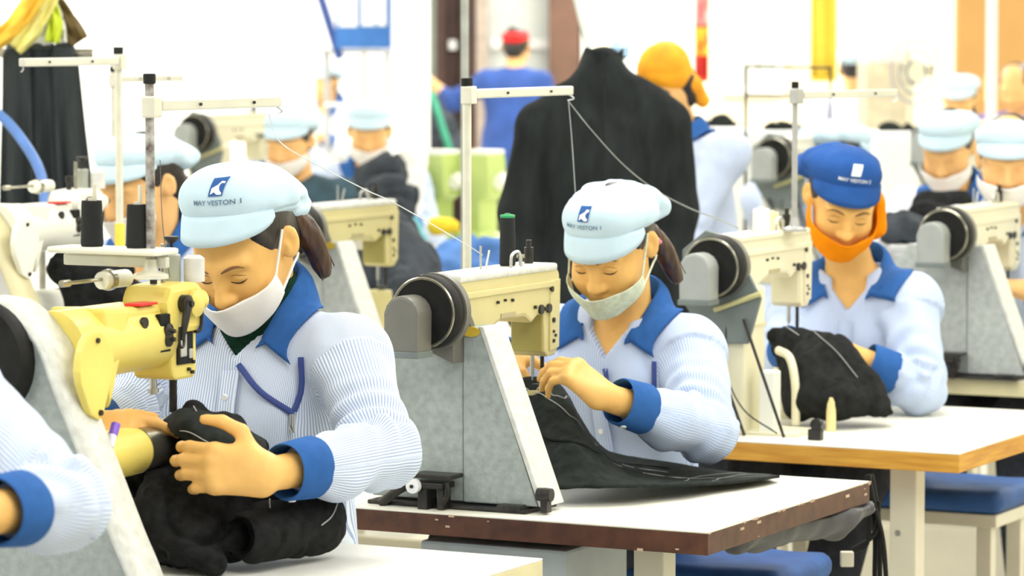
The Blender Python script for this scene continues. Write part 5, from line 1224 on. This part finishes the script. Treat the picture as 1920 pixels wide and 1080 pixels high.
heap('blue denim heap behind the black hand wheel machine', [((815, 505, 10.6), (870, 485, 10.6), 0.05, 0.07), ((870, 490, 10.6), (935, 490, 10.6), 0.07, 0.07), ((800, 520, 10.5), (900, 530, 10.5), 0.06, 0.08)], 0.84, JEAN, 23)
table((-0.35, 10.35), 'low work table under the blue denim heap', z=0.84, x0=-0.3, x1=0.6, edge=EDGE_CR)
heap('black jackets heaped before the masked worker in the middle distance', [((680, 340, 12.2), (725, 325, 12.2), 0.05, 0.07), ((710, 375, 12.0), (750, 365, 12.0), 0.09, 0.08), ((740, 400, 12.0), (750, 460, 12.0), 0.07, 0.08)], 0.82, DKBL, 24, 0.014, 0.02)
bg(543, 196, 12.6, 'worker in dark teal jacket and pale cap behind the first woman', shirt=TEAL, cuffs=False, collar=False, hy=0.15, seed=7, pitch=0.35)
bg(692, 181, 13.4, 'masked worker in pale cap facing front beside the black jackets', th=0.0, seed=8, pitch=0.35)
bg(605, 113, 21.5, 'far worker in white shirt and white cap by the pale column', th=-0.6, shirt=WHITE_SHIRT, seed=9, mask=None, pitch=0.2)
bg(522, 178, 17.0, 'far worker whose pale cap shows behind the teal jacket', seed=10)
for i, (px, D, lab) in enumerate(((610, 13.2, 'cream table before the worker in the dark teal jacket'), (760, 12.4, 'cream table under the heaped black jackets'))):
    p = at(px, 400, D); table((p.x, p.y - 0.3), lab, z=0.82, edge=EDGE_CR, x0=-0.35, x1=0.25, y1=0.45)
# green presses on their table
GREEN = mat('enamel_lime', (0.47, 0.58, 0.18), 0.45, var=0.08, scale=6); GREEN_D = mat('enamel_lime_deep', (0.22, 0.42, 0.05), 0.45, var=0.08)
zt = 0.80
table((0.02, 13.1), 'long cream table carrying the two lime green presses', z=zt, x0=-0.50, x1=0.6, y0=-0.1, y1=0.6, edge=EDGE_WOOD)
for px, lab in ((822, 'left lime green buttonhole press behind the thread stand'), (905, 'right lime green buttonhole press by the black jacket')):
    p = on_z(px, 458, zt); t = empty('button_press', p, TH - 0.15, lab, 'press')
    q = MB(); q.prism([(-0.07, 0.0), (0.075, 0.0), (0.075, 0.03), (0.05, 0.05), (0.05, 0.19), (0.08, 0.21), (0.08, 0.345), (-0.065, 0.36), (-0.075, 0.20), (-0.03, 0.17), (-0.03, 0.05), (-0.07, 0.03)], 'x', -0.06, 0.06, 0.008, Matrix.Rotation(math.pi / 2, 4, 'Z')); bd = q.obj('body', GREEN, t)
    q = MB(); q.box((0.0, 0.085, 0.28), (0.09, 0.02, 0.11), None, 0.005); q.obj('side_cover', GREEN_D, bd)
    q = MB(); q.box((0, 0, 0.362), (0.13, 0.12, 0.02), None, 0.006); q.obj('top_lid', WHITE_M, bd)
    q = MB(); q.cyl((0.07, 0, 0.24), (0.11, 0, 0.26), 0.03, 16); q.obj('wheel', WHITE_M, t)
    q = MB(); q.box((0.0, -0.06, 0.03), (0.14, 0.10, 0.05), None, 0.006); q.obj('base', GREEN, t)
    q = MB(); q.cyl((0.0, -0.05, 0.20), (0.0, -0.05, 0.10), 0.01, 10); q.obj('plunger', STEEL, t)
heap('yellow cloth piece on the table of the green presses', [((818, 424, 13.0), (850, 424, 13.0), 0.035, 0.035)], zt, mat('cloth_yellow', (0.85, 0.62, 0.03), 0.8), 31, 0.01, 0.006, name='cloth', cat='cloth')
heap('teal cloth piece at the left end of the press table', [((770, 420, 13.0), (785, 445, 12.9), 0.03, 0.03), ((755, 455, 12.9), (780, 460, 12.9), 0.03, 0.025)], zt - 0.02, mat('cloth_teal', (0.15, 0.45, 0.48), 0.8), 32, 0.01, 0.008, name='cloth', cat='cloth')
heap('white bag beside the left green press', [((775, 300, 13.4), (770, 330, 13.4), 0.06, 0.06), ((768, 350, 13.4), (765, 400, 13.4), 0.05, 0.06)], zt, PAINT, 33, 0.012, 0.006, name='bag', cat='bag')

# hanging trousers at the left edge, with yellow and green strips
D = 9.0; zr = at(80, 96, D).z; xa, xb = at(-60, 96, D).x, at(160, 96, D).x; yr = at(80, 96, D).y
t = empty('clothes_rail', (0, 0, 0), 0, 'chrome clothes rail holding the black trousers at the left edge', 'rail')
q = MB(); q.cyl((xa - 0.6, yr, zr - 0.005), (xb + 0.02, yr, zr - 0.005), 0.012, 14); q.obj('rail', CHROME, t)
for x in (xa - 0.55,):
    q = MB(); q.cyl((x, yr, 0), (x, yr, zr), 0.016, 14); q.obj('post', CHROME, t)
q = MB(); q.cyl((xb - 0.12, yr + 0.02, 0), (xb - 0.12, yr + 0.02, zr), 0.010, 14); q.obj('post', CHROME, t)
TR = mat('trouser_black_hang', (0.016, 0.022, 0.024), 0.85, var=0.3, scale=40, stretch=(1, 1, 0.2), bump=0.2, bscale=300)
for i, (a0, a1, b0, b1, dy, lab) in enumerate(((8, 58, 2, 70, -0.035, 'leftmost black trousers hung over the rail behind the blue hose'), (48, 108, 52, 128, 0.0, 'middle black trousers hung over the rail at left'), (98, 140, 112, 172, -0.02, 'rightmost black trousers hung over the rail at left'))):
    rows = []
    for k in range(15):
        f = k / 14; yy = 92 + f * 300; l, r = a0 + (b0 - a0) * f, a1 + (b1 - a1) * f; row = []
        for j in range(15):
            g = j / 14; p = at(l + (r - l) * g, yy, D + dy); row.append((p.x, p.y - 0.022 - 0.018 * math.sin(g * 3.14) + 0.020 * f * math.sin(g * 11 + i * 2), p.z - 0.02 * (abs(g - 0.5) * 2) ** 4 * (k == 0)))
        rows.append(row)
    bk = [[(p[0], p[1] + 0.07, p[2]) for p in r] for r in rows[1:]]
    q = MB(); q.grid(bk[::-1] + [[(p[0], p[1] + 0.04, p[2] + 0.018) for p in rows[0]]] + rows); tag(q.obj('trousers', TR, None, solid=0.004), lab, 'trousers', 'black trousers on the rail')
STRIPS = [((-25, 88), (25, 50), (74, -18), 34, 'cloth_amber', (0.85, 0.52, 0.05), 'broad amber cloth strip over the black trousers'), ((28, 92), (64, 52), (100, -18), 30, 'cloth_lemon', (0.85, 0.78, 0.25), 'lemon cloth strip over the black trousers'),
          ((98, 80), (103, 40), (85, -10), 26, 'cloth_lime', (0.55, 0.65, 0.03), 'lime cloth strip over the black trousers'), ((118, 80), (115, 45), (95, -5), 12, 'cloth_white', (0.85, 0.85, 0.75), 'narrow white cloth strip over the black trousers'),
          ((150, 78), (128, 44), (98, 2), 36, 'cloth_brown', (0.12, 0.08, 0.02), 'dark brown cloth strip at the right end of the bundle'), ((70, 94), (75, 62), (82, 30), 44, 'cloth_pale', (0.80, 0.84, 0.80), 'pale cloth under the yellow strips on the rail')]
for k, (a, b_, c, w, nm, col, lab) in enumerate(STRIPS):
    C = catmull([V(*a), V(*b_), V(*c)], 7); rows = []
    for i, p in enumerate(C):
        tdir = C[min(i + 1, len(C) - 1)] - C[max(i - 1, 0)]; n = V(-tdir[1], tdir[0]) / max(np.linalg.norm(tdir), 1e-6)
        rows.append([tuple(at(*(p + n * w * g * 0.5), D - 0.10 + 0.018 * k + 0.012 * math.cos(g * 4 + i * 0.4))) for g in (-1, -0.5, 0, 0.5, 1)])
    q = MB(); q.grid(rows); tag(q.obj('cloth_strip', mat(nm, col, 0.8, var=0.12), None, solid=0.006), lab, 'cloth strip')
q = MB(); q.tube(catmull([at(-40, 190, 8.7), at(10, 225, 8.7), at(50, 275, 8.68), at(76, 325, 8.66), at(84, 380, 8.64), at(80, 460, 8.62)], 8), 0.013, 14); tag(q.obj('hose', mat('hose_blue', (0.10, 0.22, 0.55), 0.35)), 'blue air hose hanging before the black trousers', 'hose')

# man with the red cap and the dark jackets by the doorway
pm, Xm = bg(968, 44, 20.5, 'man in red cap and royal blue jacket seen from behind', th=math.radians(168), cap='red', mask=None, stand=True, shirt=SUIT_BLUE, collar=False, cuffs=False, pitch=0.1, seed=12, girth=1.1, cap_dz=-0.005, cap_s=0.82, cap_tilt=0.0,
   J=dict(elR=(-0.36, -0.16, 1.24), wrR=(-0.30, -0.40, 1.30), elL=(0.24, -0.05, 1.10), wrL=(0.16, -0.25, 1.0)) if False else dict(elL=(0.38, -0.05, 1.25), wrL=(0.52, -0.08, 1.36), elR=(-0.23, -0.05, 1.10), wrR=(-0.16, -0.22, 1.0)))
heap('dark jackets hanging in the red capped man\'s hand', [((812, 200, 19.9), (795, 285, 19.9), 0.05, 0.10), ((845, 225, 19.9), (860, 300, 19.9), 0.05, 0.10), ((815, 240, 19.9), (840, 320, 19.9), 0.11, 0.13)], 0.4, DKBL, 41, 0.016, 0.02)
q = MB(); pts = [at(808, 172, 19.78), at(822, 215, 19.74), at(838, 265, 19.72), at(848, 300, 19.74)]; q.grid([[(p[0] - 0.02, p[1], p[2]), (p[0] + 0.02, p[1], p[2])] for p in catmull([np.array(p) for p in pts], 4)]); tag(q.obj('strap', mat('strap_green', (0.04, 0.30, 0.18), 0.7), None, solid=0.006), 'green strap across the dark hanging jackets', 'strap')

# black jacket on its form
Dj = 8.9; pj = at(1128, 330, Dj); xj, yj = pj.x, pj.y
def jz(py): return at(1128, py, Dj).z
t = empty('jacket_stand', (xj, yj, 0), 0, 'black suit jacket on a stand, seen from behind, in the centre', 'jacket')
JACK = mat('jacket_black', (0.016, 0.019, 0.019), 0.88, var=0.35, scale=30, stretch=(1, 1, 0.25), bump=0.3, bscale=300, spec=0.15)
S = SDF(); zs = jz(200); u = Dj / F
S.ell((0, 0, jz(300)), (0.165, 0.11, 0.17), None, 0.05); S.ell((0.005, 0.0, jz(440)), (0.158, 0.105, 0.24), None, 0.06); S.ell((0.01, 0.0, jz(600)), (0.19, 0.12, 0.22), None, 0.06)
S.cap((0.0, 0, jz(150)), (-0.150, 0, jz(232)), 0.055, 0.062, 0.05); S.cap((0.0, 0, jz(150)), (0.155, 0, jz(222)), 0.055, 0.062, 0.05)
S.cap((0, 0.0, jz(150)), (-0.005, -0.005, jz(118)), 0.055, 0.046, 0.03)
S.cap((-0.158, 0, jz(245)), (-0.205, -0.02, jz(400)), 0.060, 0.056, 0.025); S.cap((-0.205, -0.02, jz(400)), (-0.195, -0.05, jz(590)), 0.056, 0.050, 0.03)
S.cap((0.165, 0, jz(235)), (0.188, -0.02, jz(400)), 0.060, 0.056, 0.025); S.cap((0.188, -0.02, jz(400)), (0.180, -0.05, jz(590)), 0.056, 0.050, 0.03)
S.cut(lambda x, y, z: jz(660) - z)
def jf(v):
    n = S.grad(v); d = 0.006 * vnoise(v * V(1, 1, 0.35), 26, 5) + 0.005 * vnoise(v * V(1, 1, 0.6), 11, 6)
    return v + n * d[:, None]
jo = sdf_obj('jacket', S, 0.007, JACK, t, jf)
q = MB(); pts = [(x, z) for x, z in ((0.004, jz(150)), (0.004, jz(300)), (0.002, jz(450)), (0.004, jz(640)))]
P = S.march(np.array([(x, -0.4, z) for x, z in pts]), (0, 1, 0), 60, 0.0015); q.tube(catmull(list(P), 6), 0.0022, 6); q.obj('back_seam', JACK, jo)
# standing collar
rows = []
for i in range(25):
    a = 2 * math.pi * i / 24; rr = 0.052 + 0.004 * math.sin(3 * a)
    rows.append([(rr * 1.25 * math.cos(a) + 0.0, rr * math.sin(a), jz(146) + 0.0), (rr * math.cos(a), rr * math.sin(a), jz(118)), (rr * 0.95 * math.cos(a) + 0.006, rr * 0.95 * math.sin(a), jz(96) + 0.008 * math.sin(2 * a + 1)), (rr * 0.8 * math.cos(a), rr * 0.8 * math.sin(a), jz(108))])
q = MB(); q.grid(rows); q.obj('jacket_collar', JACK, jo, solid=0.004)
q = MB(); q.cyl((0, 0, 0.02), (0, 0, jz(125)), 0.016, 14); q.obj('stand_pole', CHROME, t)
q = MB(); q.lathe([(0.19, 0), (0.19, 0.015), (0.03, 0.03), (0.017, 0.05)], (0, 0, 0), 'z', 28); q.obj('stand_base', IRON, t)
q = MB(); q.lathe([(0.012, 0), (0.024, 0.01), (0.026, 0.03), (0.012, 0.045)], (0.045, 0.03, jz(112)), 'z', 16); q.obj('stand_knob', mat('knob_pale_blue', (0.40, 0.60, 0.80), 0.5), t)

# woman with the orange head scarf behind the jacket
bg(1238, 122, 10.1, 'worker with orange head scarf standing behind the black jacket', th=math.radians(-75), cap=None, mask=None, stand=True, hairm=False, pitch=0.45, seed=13,
   J=dict(head=(0, -0.14, 1.50), neck=(0, -0.09, 1.38), elL=(0.235, -0.15, 1.10), wrL=(0.15, -0.33, 1.20), elR=(-0.22, -0.12, 1.14), wrR=(-0.12, -0.33, 1.24)), stripe=False)
S = SDF(); hp = at(1234, 156, 10.08); R_ = Rz(math.radians(-75)) @ Rx(0.5)
def hc(v): return np.array(hp) + R_ @ np.array(v)
S.ell(hc((0, 0.035, 0.03)), (0.072, 0.084, 0.076), R_, 0.02); S.cap(hc((0, 0.05, -0.0)), hc((0.0, 0.082, -0.05)), 0.048, 0.034, 0.03); S.cap(hc((0, 0.082, -0.05)), hc((0.0, 0.095, -0.11)), 0.034, 0.020, 0.02)
S.ell(hc((0, -0.065, -0.06)), (0.078, 0.075, 0.085), R_, 0.015, 's')
o = sdf_obj('head_scarf', S, 0.007, mat('scarf_orange_bright', (0.95, 0.36, 0.01), 0.8, var=0.2, scale=12), None, fold(S, 0.0022, 14, 15)); tag(o, 'orange scarf tied over the worker\'s head behind the black jacket', 'scarf')
S = SDF(); S.cap(hc((-0.05, -0.076, 0.045)), hc((0.05, -0.076, 0.045)), 0.018, 0.018, 0.02)
for s_ in (-1, 1): S.cap(hc((s_ * 0.055, -0.066, 0.04)), hc((s_ * 0.075, -0.012, -0.03)), 0.017, 0.012, 0.02)
S.cap(hc((0, 0.06, -0.03)), hc((0, 0.06, -0.08)), 0.05, 0.03, 0.03)
o = sdf_obj('hair_hood', S, 0.008, HAIR); tag(o, 'dark fringe of hair under the orange head scarf', 'hair')

# ------------------------------------------------------------ right hand background
bg(1893, 203, 9.15, 'woman at the right edge with dark fringe and white mask', hy=0.3, pitch=0.3, seed=14, res=0.007, cap_dz=-0.005, shirt=STRIPE_SOFT)
bg(1778, 196, 10.8, 'masked worker with dark collar sewing behind the royal blue cap', hy=0.1, pitch=0.5, seed=15, shirt=WHITE_SHIRT, J=dict(wrL=(0.03, -0.36, 1.0), wrR=(-0.04, -0.36, 1.0)))
bg(1572, 216, 11.5, 'worker in pale cap bending away behind the royal blue cap', th=math.radians(120), mask=None, pitch=0.5, seed=16, J=dict(neck=(0, -0.20, 1.09), head=(0, -0.30, 1.22)))
bg(1800, 132, 16.5, 'far worker in white with dark straps near the tan partition', th=-0.3, shirt=WHITE_SHIRT, seed=17)
bg(1905, 118, 17.5, 'far person in a purple top at the right edge', th=-0.4, cap=None, mask=None, shirt=PURPLE, collar=False, cuffs=False, seed=18)
bg(1605, 84, 18.0, 'far standing person in a lilac shirt left of the cream cabinet', th=math.radians(170), stand=True, mask=None, shirt=LILAC, collar=False, cuffs=False, seed=19, cap='pale')
heap('grey trousers lying behind the orange face scarf', [((1685, 430, 9.8), (1725, 440, 9.8), 0.06, 0.05), ((1690, 455, 9.75), (1735, 460, 9.75), 0.06, 0.05)], 1.036, DKBL, 51)
heap('dark garments before the masked worker with the dark collar', [((1735, 380, 10.3), (1800, 385, 10.3), 0.045, 0.05), ((1730, 410, 10.2), (1760, 420, 10.2), 0.05, 0.05), ((1765, 420, 10.3), (1770, 570, 10.35), 0.06, 0.08)], 0.8, GARM, 52)
p = at(1765, 420, 10.3); table((p.x, p.y - 0.2), 'cream table under the dark garments of the masked worker', z=0.82, edge=EDGE_CR, x0=-0.25, x1=0.2, y1=0.40)
machine_b(V(1.06, 11.2), 'white sewing machine left of the pale bent cap', z=0.86, col=WHITE_M, body='column', dirt_and_shade=False)
table(V(1.06, 11.2), 'cream table under the white machine by the bent cap', z=0.86, edge=EDGE_CR, x0=-0.40, x1=0.16, y1=0.45)
machine_b(V(1.62, 11.6), 'white sewing machine between the two pale caps at right', z=0.90, col=WHITE_M, body='column', dirt_and_shade=False)
table(V(1.62, 11.6), 'cream table under the white machine between the two caps', z=0.90, edge=EDGE_CR, x0=-0.40, x1=0.16, y1=0.45)
for px0, px1, py, Dd, zz, s, lab in ((1442, 1494, 240, 12.8, 1.268, 61, 'dark cloth lying on a far cabinet at right'), (1652, 1732, 242, 14.4, 1.216, 62, 'black garments piled on the far counter at right'), (1330, 1372, 234, 13.6, 1.255, 63, 'dark green cloth on the far cabinet beside the jacket')):
    heap(lab, [((px0 + 8, py + 10, Dd), (px1 - 8, py + 12, Dd), 0.03, 0.045), ((px0 + 20, py + 6, Dd), (px0 + 34, py + 14, Dd), 0.05, 0.03)], zz, GARM2, s, amp=0.02)
def crate(label, px0, px1, py0, py1, D, m, name='cabinet', cat='cabinet', floor=True, handle=True, d=0.4):
    a, b_ = at(px0, py0, D), at(px1, py1, D); w = b_.x - a.x; z0 = 0.0 if floor else b_.z; H = a.z - z0
    t = empty(name, ((a.x + b_.x) / 2, D + d / 2, z0), 0, label, cat); q = MB(); q.box((0, 0, H / 2), (w, d, H), None, 0.012); bd = q.obj('carcass', m, t)
    n = max(1, round(w / 0.45))
    for i in range(n):
        x = -w / 2 + w * (i + 0.5) / n; q = MB(); q.box((x, -d / 2 - 0.006, H * 0.52), (w / n - 0.02, 0.016, H * 0.92), None, 0.005); dr = q.obj('door', m, t)
        if handle: q = MB(); q.box((x - w / n * 0.32, -d / 2 - 0.022, H * 0.62), (0.02, 0.02, 0.09), None, 0.004); q.obj('handle', IRON, dr)
    return t
crate('grey work cart under the grey trousers behind the orange scarf', 1672, 1748, 462, 700, 9.6, mat('cart_grey', (0.45, 0.46, 0.46), 0.5), 'cart', 'cart', handle=False)
crate('grey cabinet behind the pale machine at right', 1395, 1500, 246, 420, 12.6, mat('cabinet_grey', (0.62, 0.64, 0.62), 0.5))
crate('white cabinet right of the black jacket', 1318, 1392, 240, 430, 13.4, PAINT)
crate('cream cabinet below the yellow banner', 1622, 1712, 118, 330, 15.5, mat('cabinet_cream', (0.58, 0.51, 0.36), 0.5))
crate('white counter under the black piled garments', 1640, 1740, 248, 330, 14.2, PAINT)
crate('low cream cupboard seen beneath the plywood edged table', 1560, 1990, 990, 1110, 8.95, LEG, d=0.3, floor=True, handle=False)
# hanging banners, hoop fan, thin frames
def hang(label, px0, px1, py0, py1, D, m, name='banner', cat='banner', th=0.01):
    a, b_ = at(px0, py0, D), at(px1, py1, D); t = empty(name, ((a.x + b_.x) / 2, D, b_.z), 0, label, cat); top = ZC; w = b_.x - a.x
    rows = [[((j / 10 - 0.5) * w, 0.015 * math.sin(j * 1.1 + k * 0.15), z) for j in range(11)] for k, z in enumerate(np.linspace(0.0, top - b_.z, 12))]
    q = MB(); q.grid(rows); q.obj('cloth', m, t, solid=th); q = MB(); q.cyl((-w / 2, 0, 0.0), (w / 2, 0, 0.0), 0.012, 8); q.obj('hem_rod', m, t); return t
hang('wide yellow cloth banner hanging at upper right', 1520, 1566, 0, 148, 17.0, mat('banner_yellow', (0.85, 0.60, 0.06), 0.8, var=0.06))
t = hang('narrow banner of pink, yellow and red cloth right of the orange head scarf', 1304, 1326, 0, 148, 16.5, mat('banner_red', (0.75, 0.04, 0.03), 0.8, var=0.1))
for py0, py1, m_ in ((52, 104, mat('banner_amber', (0.85, 0.45, 0.03), 0.8)), (-40, 48, mat('banner_pink', (0.75, 0.35, 0.35), 0.8))):
    a, b_ = at(1304, py0, 16.5), at(1326, py1, 16.5); q = MB(); q.grid([[(x - t.location.x, -0.016 + 0.01 * math.sin(k + x * 40), z - t.location.z) for x in np.linspace(a.x - 0.003, b_.x + 0.003, 8)] for k, z in enumerate(np.linspace(a.z, b_.z, 6))]); q.obj('banner_panel', m_, t, solid=0.006)
a = at(1655, 60, 15.0); t = empty('hanging_lamp', (a.x, a.y, a.z), 0, 'round white lamp shade hanging at upper right', 'lamp')
q = MB(); q.lathe([(0.02, 0.16), (0.09, 0.15), (0.115, 0.08), (0.118, -0.06), (0.10, -0.125), (0.02, -0.14)], (0, 0, 0), 'z', 32); q.obj('shade', PAINT, t)
q = MB(); q.cyl((0, 0, 0.16), (0, 0, ZC - a.z), 0.006, 8); q.obj('cord', RUBBER, t)
a = at(1718, 135, 15.0); t = empty('pedestal_fan', (a.x, a.y, 0), 0.5, 'grey pedestal fan behind the pale caps at right', 'fan')
q = MB()
for rr in (0.13, 0.09, 0.05):
    q.tube([(rr * math.cos(k * math.pi / 16), 0, a.z + rr * 1.05 * math.sin(k * math.pi / 16)) for k in range(33)], 0.005, 6, cap=False)
q.obj('fan_guard', mat('fan_grey', (0.30, 0.30, 0.38), 0.4), t)
for k in range(3):
    A_ = k * 2.094; q = MB(); q.box((0.06, 0.015, 0), (0.09, 0.006, 0.05), Matrix.Translation((0, 0, a.z)) @ Matrix.Rotation(A_, 4, 'Y') @ Matrix.Rotation(0.3, 4, 'X'), 0.002); q.obj('blade', CREAM, t)
q = MB(); q.cyl((0, 0.0, a.z), (0, 0.09, a.z), 0.04, 16); q.obj('motor', CREAM, t)
q = MB(); q.cyl((0, 0.05, 0.02), (0, 0.05, a.z), 0.014, 12); q.lathe([(0.16, 0), (0.16, 0.02), (0.02, 0.04)], (0, 0.05, 0), 'z', 24); q.obj('fan_stand', CREAM, t)
a = at(1398, 245, 11.6); t = empty('wire_frame', (a.x, a.y, 0.8), 0, 'thin dark wire frame behind the slim thread stand', 'frame'); z1, z2 = at(0, 124, 11.6).z - 0.8, at(0, 178, 11.6).z - 0.8; w = at(1556, 0, 11.6).x - a.x
q = MB(); q.cyl((0, 0, 0.06), (0, 0, z1), 0.005, 8); q.obj('upright', IRON, t)
for z in (z1, z2):
    q = MB(); q.cyl((0, 0, z), (w, 0, z - 0.006), 0.004, 8); q.obj('wire', IRON, t)
q = MB(); q.cyl((w, 0, 0.06), (w, 0, z1), 0.004, 8); q.obj('upright', IRON, t)
def post(label, px, py0, py1, D, r, m, tilt=0.0, name='conduit', cat='pipe'):
    a, b_ = at(px, py0, D), at(px, py1, D); q = MB(); q.cyl((a.x - tilt, a.y, ZC), (b_.x + tilt * 0.0, b_.y, max(b_.z, 0.0)), r, 12); return tag(q.obj(name, m), label, cat)
post('grey conduit dropping from the ceiling behind the cream thread stand', 872, 0, 1400, 8.4, 0.010, mat('conduit_grey', (0.36, 0.38, 0.34), 0.4, 0.3))
post('white post with a yellow band before the tan partition', 1857, 95, 420, 13.0, 0.022, PAINT, name='post', cat='post')
a = at(1857, 165, 12.99); q = MB(); q.cyl((a.x, a.y, a.z - 0.05), (a.x, a.y, a.z + 0.05), 0.0235, 16); tag(q.obj('post_band', mat('band_yellow', (0.85, 0.65, 0.15), 0.5)), 'yellow band around the white post', 'band')
a, b_ = at(1068, -60, 11.5), at(1108, 108, 11.5); q = MB(); q.cyl(a + (a - b_) * 3, b_, 0.012, 12); tag(q.obj('slanted_pipe', mat('pipe_pale_green', (0.62, 0.70, 0.64), 0.4)), 'pale green slanted pipe above the black jacket', 'pipe')
# notice board on the far left pier
a = at(682, 40, 19.2); t = empty('notice_board', (a.x, a.y, a.z), 0, 'blue notice board with white papers at upper middle', 'notice board')
q = MB(); q.box((0, 0, 0.15), (0.31, 0.03, 0.60), None, 0.004); bd = q.obj('board', mat('board_blue', (0.03, 0.14, 0.42), 0.6, var=0.08), t)
for x, w, z, h_ in ((-0.085, 0.10, 0.07, 0.20), (0.025, 0.075, 0.07, 0.19), (0.10, 0.05, 0.075, 0.20), (-0.05, 0.14, 0.33, 0.20), (0.09, 0.08, 0.33, 0.2)):
    q = MB(); q.box((x, -0.018, z), (w, 0.004, h_), None, 0.001); q.obj('paper', PAINT, bd)
q = MB(); q.box((-0.19, 0.05, 0.15), (0.05, 0.03, 0.62), Matrix.Rotation(-0.3, 4, 'Y'), 0.004); q.obj('side_flap', mat('board_navy', (0.03, 0.07, 0.25), 0.6), t)
q = MB(); q.box((0, 0.02, -0.9), (0.03, 0.03, 1.5)); q.obj('board_leg', STEEL, t)
a = at(668, 96, 19.4); t = empty('wall_shelf', (a.x, a.y, a.z), 0, 'grey wall shelf below the blue notice board', 'shelf')
q = MB(); q.box((0, 0.1, 0), (0.42, 0.25, 0.025), None, 0.004); q.obj('board', mat('shelf_grey', (0.42, 0.42, 0.42), 0.5), t)
for s in (-1, 1):
    q = MB(); q.box((s * 0.17, 0.1, -0.5), (0.025, 0.2, 1.0), None, 0.003); q.obj('side', mat('shelf_grey', (0.42, 0.42, 0.42), 0.5), t)
q = MB(); q.box((0, 0.1, -0.30), (0.36, 0.22, 0.02), None, 0.003); q.obj('shelf_plate', PAINT, t)
# pale machines far at left
machine_b(V(-0.94, 12.6), 'cream sewing machine far behind the first woman\'s cap', z=0.90, col=CREAM, body='column', dirt_and_shade=False)
table(V(-1.02, 12.6), 'cream table far behind the first woman\'s cap', z=0.90, edge=EDGE_CR, x0=-0.40, x1=0.16, y1=0.45)
